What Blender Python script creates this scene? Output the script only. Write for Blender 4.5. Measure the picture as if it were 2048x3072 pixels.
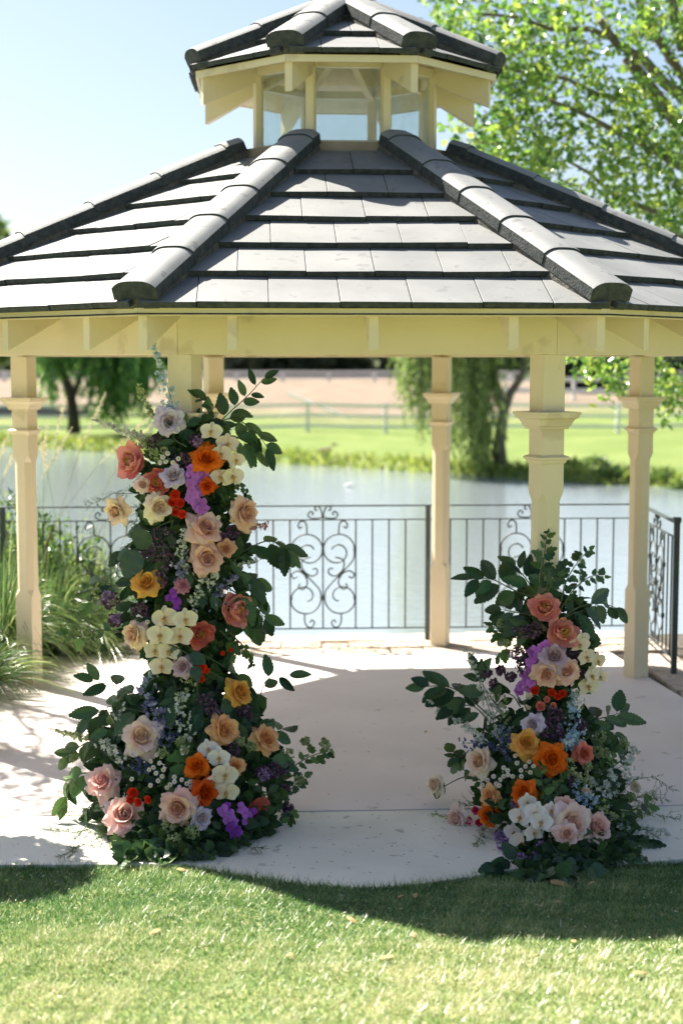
import bpy, math, random
import numpy as np
from mathutils import Vector, Matrix

random.seed(7)
rng = np.random.default_rng(11)
scn = bpy.context.scene
for o in list(bpy.data.objects):
    bpy.data.objects.remove(o)
C = scn.collection
PI = math.pi
R = math.radians

# ------------------------------------------------------------------ camera
CAM = (-0.4665, -8.4594, 2.0218)
YAW, PIT, FPX = 0.0539, 0.1018, 4436.0          # focal length in photo pixels (2048 wide)
cd = bpy.data.cameras.new('camera')
cam = bpy.data.objects.new('camera', cd)
C.objects.link(cam)
cam.location = CAM
cam.rotation_euler = (PI / 2 - PIT, 0, -YAW)
cd.sensor_fit = 'HORIZONTAL'
cd.sensor_width = 24
cd.lens = FPX / 2048 * 24
cd.clip_start = 0.05
cd.clip_end = 3000
cd.dof.use_dof = True
cd.dof.focus_distance = 6.35
cd.dof.aperture_fstop = 1.9
scn.camera = cam

# ------------------------------------------------------------------ sky, sun, exposure
SUN = Vector((-0.525, 0.56, 1.0)).normalized()    # towards the sun
w = bpy.data.worlds.new('World')
scn.world = w
w.use_nodes = True
nt = w.node_tree
bg = nt.nodes['Background']
sky = nt.nodes.new('ShaderNodeTexSky')
sky.sky_type = 'NISHITA'
sky.sun_disc = False
sky.sun_elevation = math.asin(SUN.z)
sky.sun_rotation = math.atan2(SUN.x, SUN.y)
sky.air_density = 1.0
sky.dust_density = 1.8
sky.ozone_density = 1.0
nt.links.new(sky.outputs[0], bg.inputs[0])
bg.inputs[1].default_value = 0.05
sd = bpy.data.lights.new('sun', 'SUN')
sd.energy = 5.0
sd.angle = R(0.55)
sd.color = (1.0, 0.93, 0.82)
sun = bpy.data.objects.new('sun', sd)
C.objects.link(sun)
sun.rotation_euler = (-SUN).to_track_quat('-Z', 'Y').to_euler()
sun.location = (-6, 8, 12)
scn.render.engine = 'CYCLES'
scn.cycles.max_bounces = 6
scn.cycles.diffuse_bounces = 3
scn.cycles.glossy_bounces = 3
scn.cycles.transmission_bounces = 4
scn.cycles.transparent_max_bounces = 8
scn.view_settings.view_transform = 'Standard'
scn.view_settings.look = 'None'
scn.view_settings.exposure = 1.78
scn.view_settings.gamma = 1
scn.render.resolution_x = 682
scn.render.resolution_y = 1024


def at(px, py, Y):
    """world point of a photo pixel on the vertical plane at depth Y"""
    v = ((px - 1024) / FPX, 1.0, (1536 - py) / FPX)
    c, s = math.cos(PIT), math.sin(PIT)
    y, z = v[1] * c + v[2] * s, -v[1] * s + v[2] * c
    c, s = math.cos(YAW), math.sin(YAW)
    x, y = v[0] * c + y * s, -v[0] * s + y * c
    t = (Y - CAM[1]) / y
    return Vector((CAM[0] + t * x, Y, CAM[2] + t * z))


def lin(h):
    h = h.lstrip('#')
    r = []
    for i in (0, 2, 4):
        c = int(h[i:i + 2], 16) / 255
        r.append(c / 12.92 if c < .04045 else ((c + .055) / 1.055) ** 2.4)
    return (*r, 1.0)


# ------------------------------------------------------------------ materials
def newmat(name):
    m = bpy.data.materials.new(name)
    m.use_nodes = True
    n = m.node_tree.nodes
    p = n['Principled BSDF']
    return m, m.node_tree, p


def mat(name, c1, c2=None, scale=4.0, rough=.6, bump=0.0, bscale=60.0, spec=.4, speck=None, detail=5, stretch=None, metal=0.0):
    """two-colour noise with bump; speck = (colour, scale, threshold)"""
    m, t, p = newmat(name)
    N, Lk = t.nodes, t.links
    p.inputs['Roughness'].default_value = rough
    p.inputs['Specular IOR Level'].default_value = spec
    p.inputs['Metallic'].default_value = metal
    tc = N.new('ShaderNodeTexCoord')
    co = tc.outputs['Object']
    if stretch:
        mp = N.new('ShaderNodeMapping')
        mp.inputs['Scale'].default_value = stretch
        Lk.new(co, mp.inputs[0])
        co = mp.outputs[0]
    nz = N.new('ShaderNodeTexNoise')
    nz.inputs['Scale'].default_value = scale
    nz.inputs['Detail'].default_value = detail
    Lk.new(co, nz.inputs['Vector'])
    rp = N.new('ShaderNodeValToRGB')
    rp.color_ramp.elements[0].position = .35
    rp.color_ramp.elements[1].position = .68
    rp.color_ramp.elements[0].color = (*c1[:3], 1)
    rp.color_ramp.elements[1].color = (*(c2 or c1)[:3], 1)
    Lk.new(nz.outputs[0], rp.inputs[0])
    col = rp.outputs[0]
    if speck:
        n2 = N.new('ShaderNodeTexNoise')
        n2.inputs['Scale'].default_value = speck[1]
        n2.inputs['Detail'].default_value = 3
        Lk.new(co, n2.inputs['Vector'])
        r2 = N.new('ShaderNodeValToRGB')
        r2.color_ramp.elements[0].position = speck[2]
        r2.color_ramp.elements[1].position = speck[2] + .06
        Lk.new(n2.outputs[0], r2.inputs[0])
        mx = N.new('ShaderNodeMix')
        mx.data_type = 'RGBA'
        Lk.new(r2.outputs[0], mx.inputs[0])
        Lk.new(col, mx.inputs[6])
        mx.inputs[7].default_value = (*speck[0], 1)
        col = mx.outputs[2]
    Lk.new(col, p.inputs['Base Color'])
    if bump:
        nb = N.new('ShaderNodeTexNoise')
        nb.inputs['Scale'].default_value = bscale
        nb.inputs['Detail'].default_value = 4
        Lk.new(co, nb.inputs['Vector'])
        b = N.new('ShaderNodeBump')
        b.inputs['Strength'].default_value = bump
        b.inputs['Distance'].default_value = .01
        Lk.new(nb.outputs[0], b.inputs['Height'])
        Lk.new(b.outputs[0], p.inputs['Normal'])
    return m


def leafmat(name, cols, trans=.35, rough=.45, attr='rnd', objcol=False, spec=.4, vein=False):
    """leaf / petal: principled + translucent, colour from a per-leaf random value or the object colour"""
    m, t, p = newmat(name)
    N, Lk = t.nodes, t.links
    if objcol:
        oi = N.new('ShaderNodeObjectInfo')
        tc = N.new('ShaderNodeTexCoord')
        nz = N.new('ShaderNodeTexNoise')
        nz.inputs['Scale'].default_value = cols
        nz.inputs['Detail'].default_value = 3
        Lk.new(tc.outputs['Object'], nz.inputs['Vector'])
        mr = N.new('ShaderNodeMapRange')
        mr.inputs[3].default_value = .78
        mr.inputs[4].default_value = 1.14
        Lk.new(nz.outputs[0], mr.inputs[0])
        mx = N.new('ShaderNodeMix')
        mx.data_type = 'RGBA'
        mx.blend_type = 'MULTIPLY'
        mx.inputs[0].default_value = 1
        Lk.new(oi.outputs['Color'], mx.inputs[6])
        Lk.new(mr.outputs[0], mx.inputs[7])
        col = mx.outputs[2]
        if name == 'petal':                 # blooms are deeper and warmer towards the heart
            ln = N.new('ShaderNodeVectorMath')
            ln.operation = 'LENGTH'
            Lk.new(tc.outputs['Object'], ln.inputs[0])
            m3 = N.new('ShaderNodeMapRange')
            m3.inputs[1].default_value = .15
            m3.inputs[2].default_value = .85
            Lk.new(ln.outputs['Value'], m3.inputs[0])
            m4 = N.new('ShaderNodeMix')
            m4.data_type = 'RGBA'
            m4.inputs[6].default_value = (1, .89, .81, 1)
            m4.inputs[7].default_value = (1, 1, 1, 1)
            Lk.new(m3.outputs[0], m4.inputs[0])
            m5 = N.new('ShaderNodeMix')
            m5.data_type = 'RGBA'
            m5.blend_type = 'MULTIPLY'
            m5.inputs[0].default_value = 1
            Lk.new(col, m5.inputs[6])
            Lk.new(m4.outputs[2], m5.inputs[7])
            col = m5.outputs[2]
    else:
        at_ = N.new('ShaderNodeAttribute')
        at_.attribute_name = attr
        rp = N.new('ShaderNodeValToRGB')
        e = rp.color_ramp.elements
        e[0].color = (*cols[0], 1)
        e[1].color = (*cols[-1], 1)
        for i, c in enumerate(cols[1:-1]):
            k = e.new((i + 1) / (len(cols) - 1))
            k.color = (*c, 1)
        Lk.new(at_.outputs['Fac'], rp.inputs[0])
        col = rp.outputs[0]
    Lk.new(col, p.inputs['Base Color'])
    p.inputs['Roughness'].default_value = rough
    p.inputs['Specular IOR Level'].default_value = spec
    tr = N.new('ShaderNodeBsdfTranslucent')
    Lk.new(col, tr.inputs[0])
    mix = N.new('ShaderNodeMixShader')
    mix.inputs[0].default_value = trans
    Lk.new(p.outputs[0], mix.inputs[1])
    Lk.new(tr.outputs[0], mix.inputs[2])
    Lk.new(mix.outputs[0], N['Material Output'].inputs[0])
    return m


M = {}
M['cream'] = mat('cream_paint', (.70, .59, .41), (.74, .63, .44), 3, .5, .12, 90, .35, ((.61, .50, .34), 5, .62), 9)
M['tile'] = mat('slate_tile', (.140, .148, .148), (.195, .202, .198), 3.5, .6, .16, 220, .6, ((.125, .13, .13), 14, .62), 9)
M['tile_edge'] = mat('tile_edge', (.035, .042, .045), (.07, .075, .075), 30, .85, .6, 90, .2)  # dark charcoal edge with the shade on lower edges put into the colour
M['cap'] = mat('ridge_cap', (.180, .188, .192), (.245, .250, .248), 3.5, .68, .28, 220, .45, ((.14, .145, .145), 14, .62), 9)
M['mortar'] = mat('mortar', (.075, .072, .068), (.15, .14, .12), 25, .9, .9, 70, .2)
M['curb'] = mat('curb_timber', (.26, .20, .15), (.33, .27, .20), 8, .7, .3, 60, .3)
M['floor'] = mat('floor_concrete', (.67, .605, .56), (.76, .69, .645), 1.6, .62, .2, 60, .35, ((.54, .465, .42), 7, .66), 9)
M['slab'] = mat('slab_concrete', (.66, .64, .54), (.84, .81, .70), 1.7, .8, .35, 90, .3, ((.50, .475, .40), 13, .63), 10)
M['paver'] = mat('paver_stone', (.36, .30, .24), (.52, .44, .36), 6, .85, .8, 40, .3, ((.25, .21, .17), 16, .62))
M['mulch'] = mat('mulch', (.06, .055, .045), (.14, .12, .095), 30, .95, 1.0, 80, .2)
M['iron'] = mat('wrought_iron', (.035, .05, .05), (.06, .075, .075), 12, .5, .2, 80, .4)
M['bark'] = mat('bark', (.12, .10, .08), (.22, .19, .15), 9, .9, .9, 30, .2, None, 6, (1, 1, .3))
M['dbark'] = mat('dark_bark', (.05, .04, .03), (.10, .085, .065), 5, .9, .9, 12, .2, None, 6, (1, 1, .3))
M['fence'] = mat('weathered_fence_paint', (.70, .71, .69), (.80, .81, .79), 6, .7, .2, 30, .3)
M['wfence'] = mat('white_fence_paint', (.74, .72, .70), (.80, .79, .77), 6, .6, .1, 30, .3)
M['shed'] = mat('shed_boards', (.035, .033, .035), (.06, .055, .055), 5, .8, .3, 20, .2)
M['shedroof'] = mat('shed_roof', (.18, .19, .20), (.26, .27, .28), 5, .6, .2, 20, .3)
M['stem'] = mat('stem_green', (.045, .075, .03), (.08, .10, .045), 20, .6, 0, 60, .3)
M['yellow'] = mat('stamen_yellow', (.72, .40, .05), (.80, .50, .09), 60, .6, .5, 200, .3)
M['rock'] = mat('rock', (.09, .09, .085), (.2, .19, .18), 5, .9, .8, 20, .2)
M['terracotta'] = mat('terracotta', (.38, .17, .10), (.46, .22, .13), 8, .8, .3, 60, .3)
M['feather'] = mat('feather', (.16, .12, .09), (.26, .2, .15), 40, .8, .3, 90, .2)
M['deadleaf'] = mat('dead_leaf', (.36, .22, .09), (.5, .34, .16), 30, .7, .4, 90, .3)
M['petal'] = leafmat('petal', 9, .32, .6, objcol=True, spec=.25)
M['oleaf'] = leafmat('leaf', 30, .22, .42, objcol=True, spec=.35)
G = lambda *a: a
M['filler'] = leafmat('filler_leaf', [G(.016, .040, .018), G(.032, .075, .030), G(.055, .11, .038), G(.10, .17, .05)], .3, .4)
M['vine'] = leafmat('vine_leaf', [G(.03, .07, .02), G(.06, .13, .03), G(.10, .18, .05)], .35, .4)
M['fig'] = leafmat('fig_leaf', [G(.05, .13, .025), G(.11, .23, .035), G(.23, .38, .055), G(.42, .50, .08)], .55, .25, spec=.9)
M['willow'] = leafmat('willow_leaf', [G(.12, .20, .05), G(.24, .34, .09), G(.40, .48, .16)], .55, .5)
M['dwillow'] = leafmat('dark_willow_leaf', [G(.06, .17, .05), G(.14, .31, .08), G(.32, .48, .13)], .55, .5)
M['tline'] = leafmat('treeline_leaf', [G(.08, .12, .09), G(.13, .18, .12), G(.20, .24, .14)], .5, .6)
M['gtree'] = leafmat('green_tree_leaf', [G(.06, .14, .03), G(.12, .22, .05), G(.26, .34, .07)], .45, .45)
M['bank'] = leafmat('bank_grass', [G(.12, .18, .03), G(.26, .34, .06), G(.42, .46, .10)], .45, .5)
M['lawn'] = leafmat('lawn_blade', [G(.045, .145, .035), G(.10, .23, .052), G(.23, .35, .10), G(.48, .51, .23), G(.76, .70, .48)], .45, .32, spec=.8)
M['reed'] = leafmat('reed_blade', [G(.03, .08, .03), G(.08, .16, .05), G(.20, .30, .08), G(.46, .46, .22)], .5, .3, spec=.8)
M['plume'] = leafmat('plume', [G(.45, .42, .26), G(.62, .56, .38)], .45, .8)
M['shrub'] = leafmat('shrub_leaf', [G(.03, .08, .02), G(.08, .17, .035), G(.24, .34, .07)], .5, .3, spec=.7)
M['fern'] = leafmat('fern', [G(.03, .08, .025), G(.06, .13, .03), G(.14, .22, .05)], .4, .5)
M['plum'] = leafmat('plum_buds', [G(.07, .035, .06), G(.14, .07, .12), G(.30, .17, .27)], .15, .6)
M['lilac'] = leafmat('lilac_buds', [G(.22, .11, .26), G(.40, .24, .46), G(.55, .38, .58)], .15, .6)
M['white'] = leafmat('white_florets', [G(.45, .50, .40), G(.66, .68, .60), G(.78, .78, .70)], .3, .6)
M['bluewhite'] = leafmat('pale_blue_florets', [G(.30, .45, .55), G(.48, .62, .70), G(.70, .75, .76)], .3, .6)
M['violet'] = leafmat('violet_florets', [G(.13, .12, .26), G(.28, .27, .45), G(.50, .50, .62)], .3, .6)
M['navy'] = leafmat('dusk_blue_florets', [G(.05, .065, .13), G(.12, .14, .26), G(.28, .32, .44)], .25, .6)
M['greenwhite'] = leafmat('greenish_florets', [G(.22, .32, .10), G(.42, .48, .22), G(.62, .62, .38)], .3, .6)
M['pinkbuds'] = leafmat('dusty_pink_florets', [G(.36, .13, .13), G(.5, .2, .2), G(.62, .34, .32)], .25, .6)

# glass
m, t, p = newmat('window_glass')
N, Lk = t.nodes, t.links
gl = N.new('ShaderNodeBsdfGlossy')
gl.inputs['Roughness'].default_value = .03
df = N.new('ShaderNodeBsdfDiffuse')
df.inputs[0].default_value = (.6, .62, .6, 1)
tp = N.new('ShaderNodeBsdfTransparent')
tp.inputs[0].default_value = (.90, .94, .94, 1)
lw = N.new('ShaderNodeLayerWeight')
pw_ = N.new('ShaderNodeMath')
pw_.operation = 'POWER'
pw_.inputs[1].default_value = 4.0
Lk.new(lw.outputs['Facing'], pw_.inputs[0])
fr = N.new('ShaderNodeMath')
fr.operation = 'MULTIPLY_ADD'
fr.inputs[1].default_value = .7
fr.inputs[2].default_value = .03
Lk.new(pw_.outputs[0], fr.inputs[0])
m1 = N.new('ShaderNodeMixShader')
m2 = N.new('ShaderNodeMixShader')
nz = N.new('ShaderNodeTexNoise')
nz.inputs['Scale'].default_value = 6
mr = N.new('ShaderNodeMapRange')
mr.inputs[3].default_value = .0
mr.inputs[4].default_value = .16
Lk.new(nz.outputs[0], mr.inputs[0])
Lk.new(mr.outputs[0], m1.inputs[0])
Lk.new(tp.outputs[0], m1.inputs[1])
Lk.new(df.outputs[0], m1.inputs[2])
Lk.new(fr.outputs[0], m2.inputs[0])
Lk.new(m1.outputs[0], m2.inputs[1])
Lk.new(gl.outputs[0], m2.inputs[2])
Lk.new(m2.outputs[0], N['Material Output'].inputs[0])
M['glass'] = m

# water
m, t, p = newmat('pond_water')
N, Lk = t.nodes, t.links
p.inputs['Base Color'].default_value = (.20, .235, .255, 1)
p.inputs['Roughness'].default_value = .06
p.inputs['IOR'].default_value = 1.33
p.inputs['Specular IOR Level'].default_value = .9
tc = N.new('ShaderNodeTexCoord')
mp = N.new('ShaderNodeMapping')
mp.inputs['Scale'].default_value = (1.0, 1.7, 1)
Lk.new(tc.outputs['Object'], mp.inputs[0])
nz = N.new('ShaderNodeTexNoise')
nz.inputs['Scale'].default_value = 3.2
nz.inputs['Detail'].default_value = 4
Lk.new(mp.outputs[0], nz.inputs['Vector'])
b = N.new('ShaderNodeBump')
b.inputs['Strength'].default_value = .25
b.inputs['Distance'].default_value = .05
Lk.new(nz.outputs[0], b.inputs['Height'])
Lk.new(b.outputs[0], p.inputs['Normal'])
M['water'] = m

# ground: grass / dry field by a zone attribute
m, t, p = newmat('ground')
N, Lk = t.nodes, t.links
p.inputs['Roughness'].default_value = .95
p.inputs['Specular IOR Level'].default_value = .1
tc = N.new('ShaderNodeTexCoord')
a_ = N.new('ShaderNodeAttribute')
a_.attribute_name = 'zone'
nz = N.new('ShaderNodeTexNoise')
nz.inputs['Scale'].default_value = .8
nz.inputs['Detail'].default_value = 8
Lk.new(tc.outputs['Object'], nz.inputs['Vector'])


def ramp(a, b_):
    r = N.new('ShaderNodeValToRGB')
    r.color_ramp.elements[0].position = .3
    r.color_ramp.elements[1].position = .7
    r.color_ramp.elements[0].color = (*a, 1)
    r.color_ramp.elements[1].color = (*b_, 1)
    Lk.new(nz.outputs[0], r.inputs[0])
    return r


g1 = ramp((.11, .16, .042), (.17, .215, .07))
g2 = ramp((.16, .125, .092), (.24, .195, .15))
mx = N.new('ShaderNodeMix')
mx.data_type = 'RGBA'
Lk.new(a_.outputs['Fac'], mx.inputs[0])
Lk.new(g1.outputs[0], mx.inputs[6])
Lk.new(g2.outputs[0], mx.inputs[7])
Lk.new(mx.outputs[2], p.inputs['Base Color'])
M['ground'] = m
M['soil'] = mat('lawn_soil', (.17, .22, .075), (.30, .31, .14), 5, .95, .6, 40, .1, ((.36, .31, .18), 40, .62))


# ------------------------------------------------------------------ mesh helpers
class MB:
    def __init__(s):
        s.v, s.f, s.m = [], [], []

    def add(s, vs, fs, m=0):
        k = len(s.v)
        s.v += [tuple(q) for q in vs]
        s.f += [tuple(i + k for i in f) for f in fs]
        s.m += [m] * len(fs)

    def hexa(s, P, m=0):
        """8 points: bottom ring of 4, top ring of 4"""
        s.add(P, [(3, 2, 1, 0), (4, 5, 6, 7), (0, 1, 5, 4), (1, 2, 6, 5), (2, 3, 7, 6), (3, 0, 4, 7)], m)

    def box(s, c, d, mx=None, m=0):
        x, y, z = d[0] / 2, d[1] / 2, d[2] / 2
        P = [Vector((a * x, b * y, e * z)) for e in (-1, 1) for a, b in ((-1, -1), (1, -1), (1, 1), (-1, 1))]
        if mx is not None:
            P = [mx @ q for q in P]
        s.hexa([q + Vector(c) for q in P], m)

    def rings(s, rs, cap=True, m=0, closed=True):
        n = len(rs[0])
        vs = [q for r in rs for q in r]
        fs = []
        for i in range(len(rs) - 1):
            for j in range(n if closed else n - 1):
                k = (j + 1) % n
                fs.append((i * n + j, i * n + k, (i + 1) * n + k, (i + 1) * n + j))
        if cap:
            fs.append(tuple(range(n - 1, -1, -1)))
            fs.append(tuple(range((len(rs) - 1) * n, len(rs) * n)))
        s.add(vs, fs, m)

    def tube(s, pts, rad, n=6, m=0):
        pts = [Vector(p) for p in pts]
        if not hasattr(rad, '__len__'):
            rad = [rad] * len(pts)
        rs = []
        up = None
        for i, p in enumerate(pts):
            d = pts[min(i + 1, len(pts) - 1)] - pts[max(i - 1, 0)]
            if d.length < 1e-9:
                d = Vector((0, 0, 1))
            d.normalize()
            if up is None:
                up = d.orthogonal().normalized()
            up = (up - d * up.dot(d))
            if up.length < 1e-6:
                up = d.orthogonal()
            up.normalize()
            b_ = d.cross(up)
            rs.append([p + (up * math.cos(2 * PI * j / n) + b_ * math.sin(2 * PI * j / n)) * rad[i] for j in range(n)])
        s.rings(rs, True, m)

    def lathe(s, prof, n=12, mx=None, m=0):
        rs = []
        for r, z in prof:
            ring = [Vector((r * math.cos(2 * PI * j / n), r * math.sin(2 * PI * j / n), z)) for j in range(n)]
            if mx is not None:
                ring = [mx @ q for q in ring]
            rs.append(ring)
        s.rings(rs, True, m)

    def mesh(s, name, mats, smooth=False):
        me = bpy.data.meshes.new(name)
        me.from_pydata(s.v, [], s.f)
        if not isinstance(mats, (list, tuple)):
            mats = [mats]
        for q in mats:
            me.materials.append(M[q] if isinstance(q, str) else q)
        if len(mats) > 1:
            me.polygons.foreach_set('material_index', s.m)
        if smooth:
            me.polygons.foreach_set('use_smooth', [True] * len(s.f))
        me.update()
        return me


def fast_mesh(name, V, F, mtl, rnd=None, smooth=False):
    me = bpy.data.meshes.new(name)
    V = np.ascontiguousarray(V, dtype=np.float32)
    F = np.ascontiguousarray(F, dtype=np.int32)
    k = F.shape[1]
    me.vertices.add(len(V))
    me.vertices.foreach_set('co', V.ravel())
    me.loops.add(F.size)
    me.loops.foreach_set('vertex_index', F.ravel())
    me.polygons.add(len(F))
    me.polygons.foreach_set('loop_start', np.arange(0, F.size, k, dtype=np.int32))
    if smooth:
        me.polygons.foreach_set('use_smooth', np.ones(len(F), dtype=bool))
    me.update(calc_edges=True)
    if rnd is not None:
        a = me.attributes.new('rnd', 'FLOAT', 'FACE')
        a.data.foreach_set('value', np.ascontiguousarray(rnd, dtype=np.float32))
    me.materials.append(M[mtl] if isinstance(mtl, str) else mtl)
    return me


def link(name, data, parent=None, mx=None, color=None, label=None, kind=None):
    o = bpy.data.objects.new(name, data)
    C.objects.link(o)
    if parent is not None:
        o.parent = parent
        if parent.parent is None and parent.type == 'EMPTY':
            o.matrix_parent_inverse = Matrix.Translation(-parent.location)
    if mx is not None:
        o.matrix_basis = mx
    if color is not None:
        o.color = color
    if label:
        o['label'] = label
    if kind:
        o['kind'] = kind
    return o


def thing(name, label, cat, loc, group=None):
    o = bpy.data.objects.new(name, None)
    C.objects.link(o)
    o.location = loc
    o.empty_display_size = .1
    o['label'] = label
    o['category'] = cat
    if group:
        o['group'] = group
    return o


def tag(o, label, cat, group=None):
    o['label'] = label
    o['category'] = cat
    if group:
        o['group'] = group
    return o


def structure(name, data):
    o = link(name, data)
    o['kind'] = 'structure'
    return o


def bevel(o, wd=.004):
    b_ = o.modifiers.new('bevel', 'BEVEL')
    b_.width = wd
    b_.segments = 2
    b_.limit_method = 'ANGLE'
    return o


def leaf_cloud(P, D, size, wid=.45, fold=.12, nrm=None):
    """N leaves: base points P, directions D (unit), sizes; returns verts, quads(two per leaf)"""
    n = len(P)
    if nrm is None:
        nrm = rng.normal(size=(n, 3))
    S = np.cross(D, nrm)
    S /= np.linalg.norm(S, axis=1, keepdims=True) + 1e-9
    U = np.cross(S, D)
    sz = np.asarray(size).reshape(-1, 1) * np.ones((n, 1))
    V = np.empty((n, 6, 3))
    V[:, 0] = P
    V[:, 1] = P + D * sz * .35 + S * sz * wid * .5 + U * sz * fold
    V[:, 2] = P + D * sz * .72 + S * sz * wid * .38 + U * sz * fold * .6
    V[:, 3] = P + D * sz * 1.0 - U * sz * fold * .6
    V[:, 4] = P + D * sz * .72 - S * sz * wid * .38 + U * sz * fold * .6
    V[:, 5] = P + D * sz * .35 - S * sz * wid * .5 + U * sz * fold
    b_ = (np.arange(n) * 6).reshape(-1, 1)
    F = np.concatenate([b_ + np.array([[0, 1, 2, 3]]), b_ + np.array([[0, 3, 4, 5]])], axis=1).reshape(-1, 4)
    return V.reshape(-1, 3), F


def cloud_mesh(name, P, D, size, mtl, wid=.45, fold=.12, nrm=None, rnd=None):
    P = np.asarray(P, float)
    D = np.asarray(D, float)
    D = D / (np.linalg.norm(D, axis=1, keepdims=True) + 1e-9)
    V, F = leaf_cloud(P, D, size, wid, fold, nrm)
    r = rng.random(len(P)) if rnd is None else rnd
    return fast_mesh(name, V, F, mtl, np.repeat(r, 2))


def rand_dir(n):
    d = rng.normal(size=(n, 3))
    return d / np.linalg.norm(d, axis=1, keepdims=True)


def blades_mesh(name, base, tip_off, width, mtl, segs=4, droop=None, rnd=None):
    """arching grass blades: base (n,3), tip_off (n,3) straight offset, droop (n,) fall at the tip"""
    n = len(base)
    T = np.linspace(0, 1, segs + 1)
    side = np.cross(tip_off, np.array([0, 0, 1.0])) + rng.normal(size=(n, 3)) * .3 * np.linalg.norm(tip_off, axis=1, keepdims=True)
    side /= np.linalg.norm(side, axis=1, keepdims=True) + 1e-9
    hz = tip_off.copy()
    hz[:, 2] = 0
    V = np.empty((n, (segs + 1) * 2, 3))
    for i, t_ in enumerate(T):
        c = base + tip_off * t_
        if droop is not None:
            c = c - np.array([0, 0, 1.0]) * (droop * t_ ** 2.2).reshape(-1, 1) + hz * (t_ ** 2 * .5)
        wd = (np.asarray(width) * (1 - t_ ** 1.6) * .5 + .0004).reshape(-1, 1) * np.ones((n, 1))
        V[:, 2 * i] = c - side * wd
        V[:, 2 * i + 1] = c + side * wd
    k = (segs + 1) * 2
    b_ = (np.arange(n) * k).reshape(-1, 1)
    F = np.concatenate([b_ + np.array([[2 * i, 2 * i + 1, 2 * i + 3, 2 * i + 2]]) for i in range(segs)], axis=1).reshape(-1, 4)
    r = rng.random(n) if rnd is None else rnd
    return fast_mesh(name, V.reshape(-1, 3), F, mtl, np.repeat(r, segs))


# ------------------------------------------------------------------ the ground, water, floor
EDGE = [(-8, -2.40), (-3, -2.56), (-1.53, -2.598), (-.95, -2.618), (-.78, -2.635), (-.68, -2.70), (-.587, -2.776), (-.45, -2.85), (-.326, -2.902),
        (-.134, -2.941), (.0, -2.93), (.127, -2.907), (.27, -2.865), (.403, -2.808), (.52, -2.76), (.7, -2.735), (.987, -2.722), (1.244, -2.675), (3, -2.45), (8, -2.2)]
ex, ey = [e[0] for e in EDGE], [e[1] for e in EDGE]


def lawn_z(x, y):
    t_ = np.clip(-2.62 - y, 0, 4.0)
    return -.028 + .082 * t_ + .008 * np.sin(x * 2.3 + y) + .006 * np.sin(x * 5.1 - y * 3.7)


def ground_z(x, y):
    """whole terrain below the lawn and platform"""
    far = 33 - 1.0 * np.clip(x, -22, 16)
    near = 2.45
    front = np.minimum(lawn_z(x, y), .45) - .02
    side = -.25 - .012 * np.clip(np.abs(x) - 2, 0, 30)
    land_near = np.where(y < -2.4, front, -.2)
    dn = np.clip((y - near) / 1.6, 0, 1)
    z = land_near * (1 - dn) + -1.7 * dn
    df_ = np.clip((y - far + .6) / 2.2, 0, 1)
    df_ = df_ * df_ * (3 - 2 * df_)
    bank = -.70 + .05 * np.sin(x * .9) * np.sin(y * .7)
    rise = np.clip((y - 49) / 12, 0, 1) * .85 + np.clip((y - 60) / 50, 0, 1) * .30
    z = z * (1 - df_) + (bank + rise) * df_
    ed = np.clip((np.abs(x) - 26) / 5, 0, 1)          # the pond ends at the sides
    z = np.where((y > near) & (y < far + 2), z * (1 - ed) + -.5 * ed, z)
    return z


xs = np.unique(np.concatenate([np.linspace(-8, 8, 81), np.linspace(-40, 40, 81), np.linspace(-700, 700, 57)]))
ys = np.unique(np.concatenate([np.linspace(-12, 6, 91), np.linspace(6, 70, 129), np.linspace(70, 160, 31), np.linspace(160, 1500, 30), [-60, -30]]))
X, Y = np.meshgrid(xs, ys)
Z = ground_z(X, Y)
V = np.stack([X, Y, Z], -1).reshape(-1, 3)
nx, ny = len(xs), len(ys)
i, j = np.meshgrid(np.arange(nx - 1), np.arange(ny - 1))
b0 = (j * nx + i).ravel()
F = np.stack([b0, b0 + 1, b0 + 1 + nx, b0 + nx], 1)
gm = fast_mesh('ground', V, F, 'ground', None, True)
zn = np.clip((V[:, 1] - 52 + 2.0 * np.sin(V[:, 0] * .3)) / 6, 0, 1)
za = gm.attributes.new('zone', 'FLOAT', 'POINT')
za.data.foreach_set('value', zn.astype(np.float32))
structure('ground', gm)

mb = MB()
mb.add([(-60, 2.5, -.9), (60, 2.5, -.9), (60, 75, -.9), (-60, 75, -.9)], [(0, 1, 2, 3)])
structure('pond_water', mb.mesh('pond_water', 'water'))


def slab(poly, z0, z1, mtl, name):
    mb = MB()
    n = len(poly)
    mb.add([(x, y, z0) for x, y in poly] + [(x, y, z1) for x, y in poly],
           [tuple(range(n - 1, -1, -1)), tuple(range(n, 2 * n))] + [(i, (i + 1) % n, n + (i + 1) % n, n + i) for i in range(n)])
    return structure(name, mb.mesh(name, mtl))


slab([(-3.6, -1.955), (3.2, -1.955), (2.9, -.9), (2.07, .1), (2.0, .8), (1.95, 1.64), (-2.6, 1.64), (-3.6, .9)], -.3, 0, 'floor', 'floor')
mb = MB()
pe = [(x, y) for x, y in EDGE if -3.6 < x < 3.4]
pe = [(-3.6, -2.55)] + pe + [(3.2, -2.43)]
slab(pe + [(3.2, -1.963), (-3.6, -1.963)], -.3, -.004, 'slab', 'front_slab')
slab([(2.1, -.95), (4.5, -.95), (4.5, 2.4), (1.99, 2.4)], -.35, -.03, 'mulch', 'mulch_bed')
slab([(-4.5, .95), (-2.45, 1.66), (-1.9, 1.66), (-1.9, 2.42), (-4.5, 2.42)], -.35, -.03, 'mulch', 'planting_bed')

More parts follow.
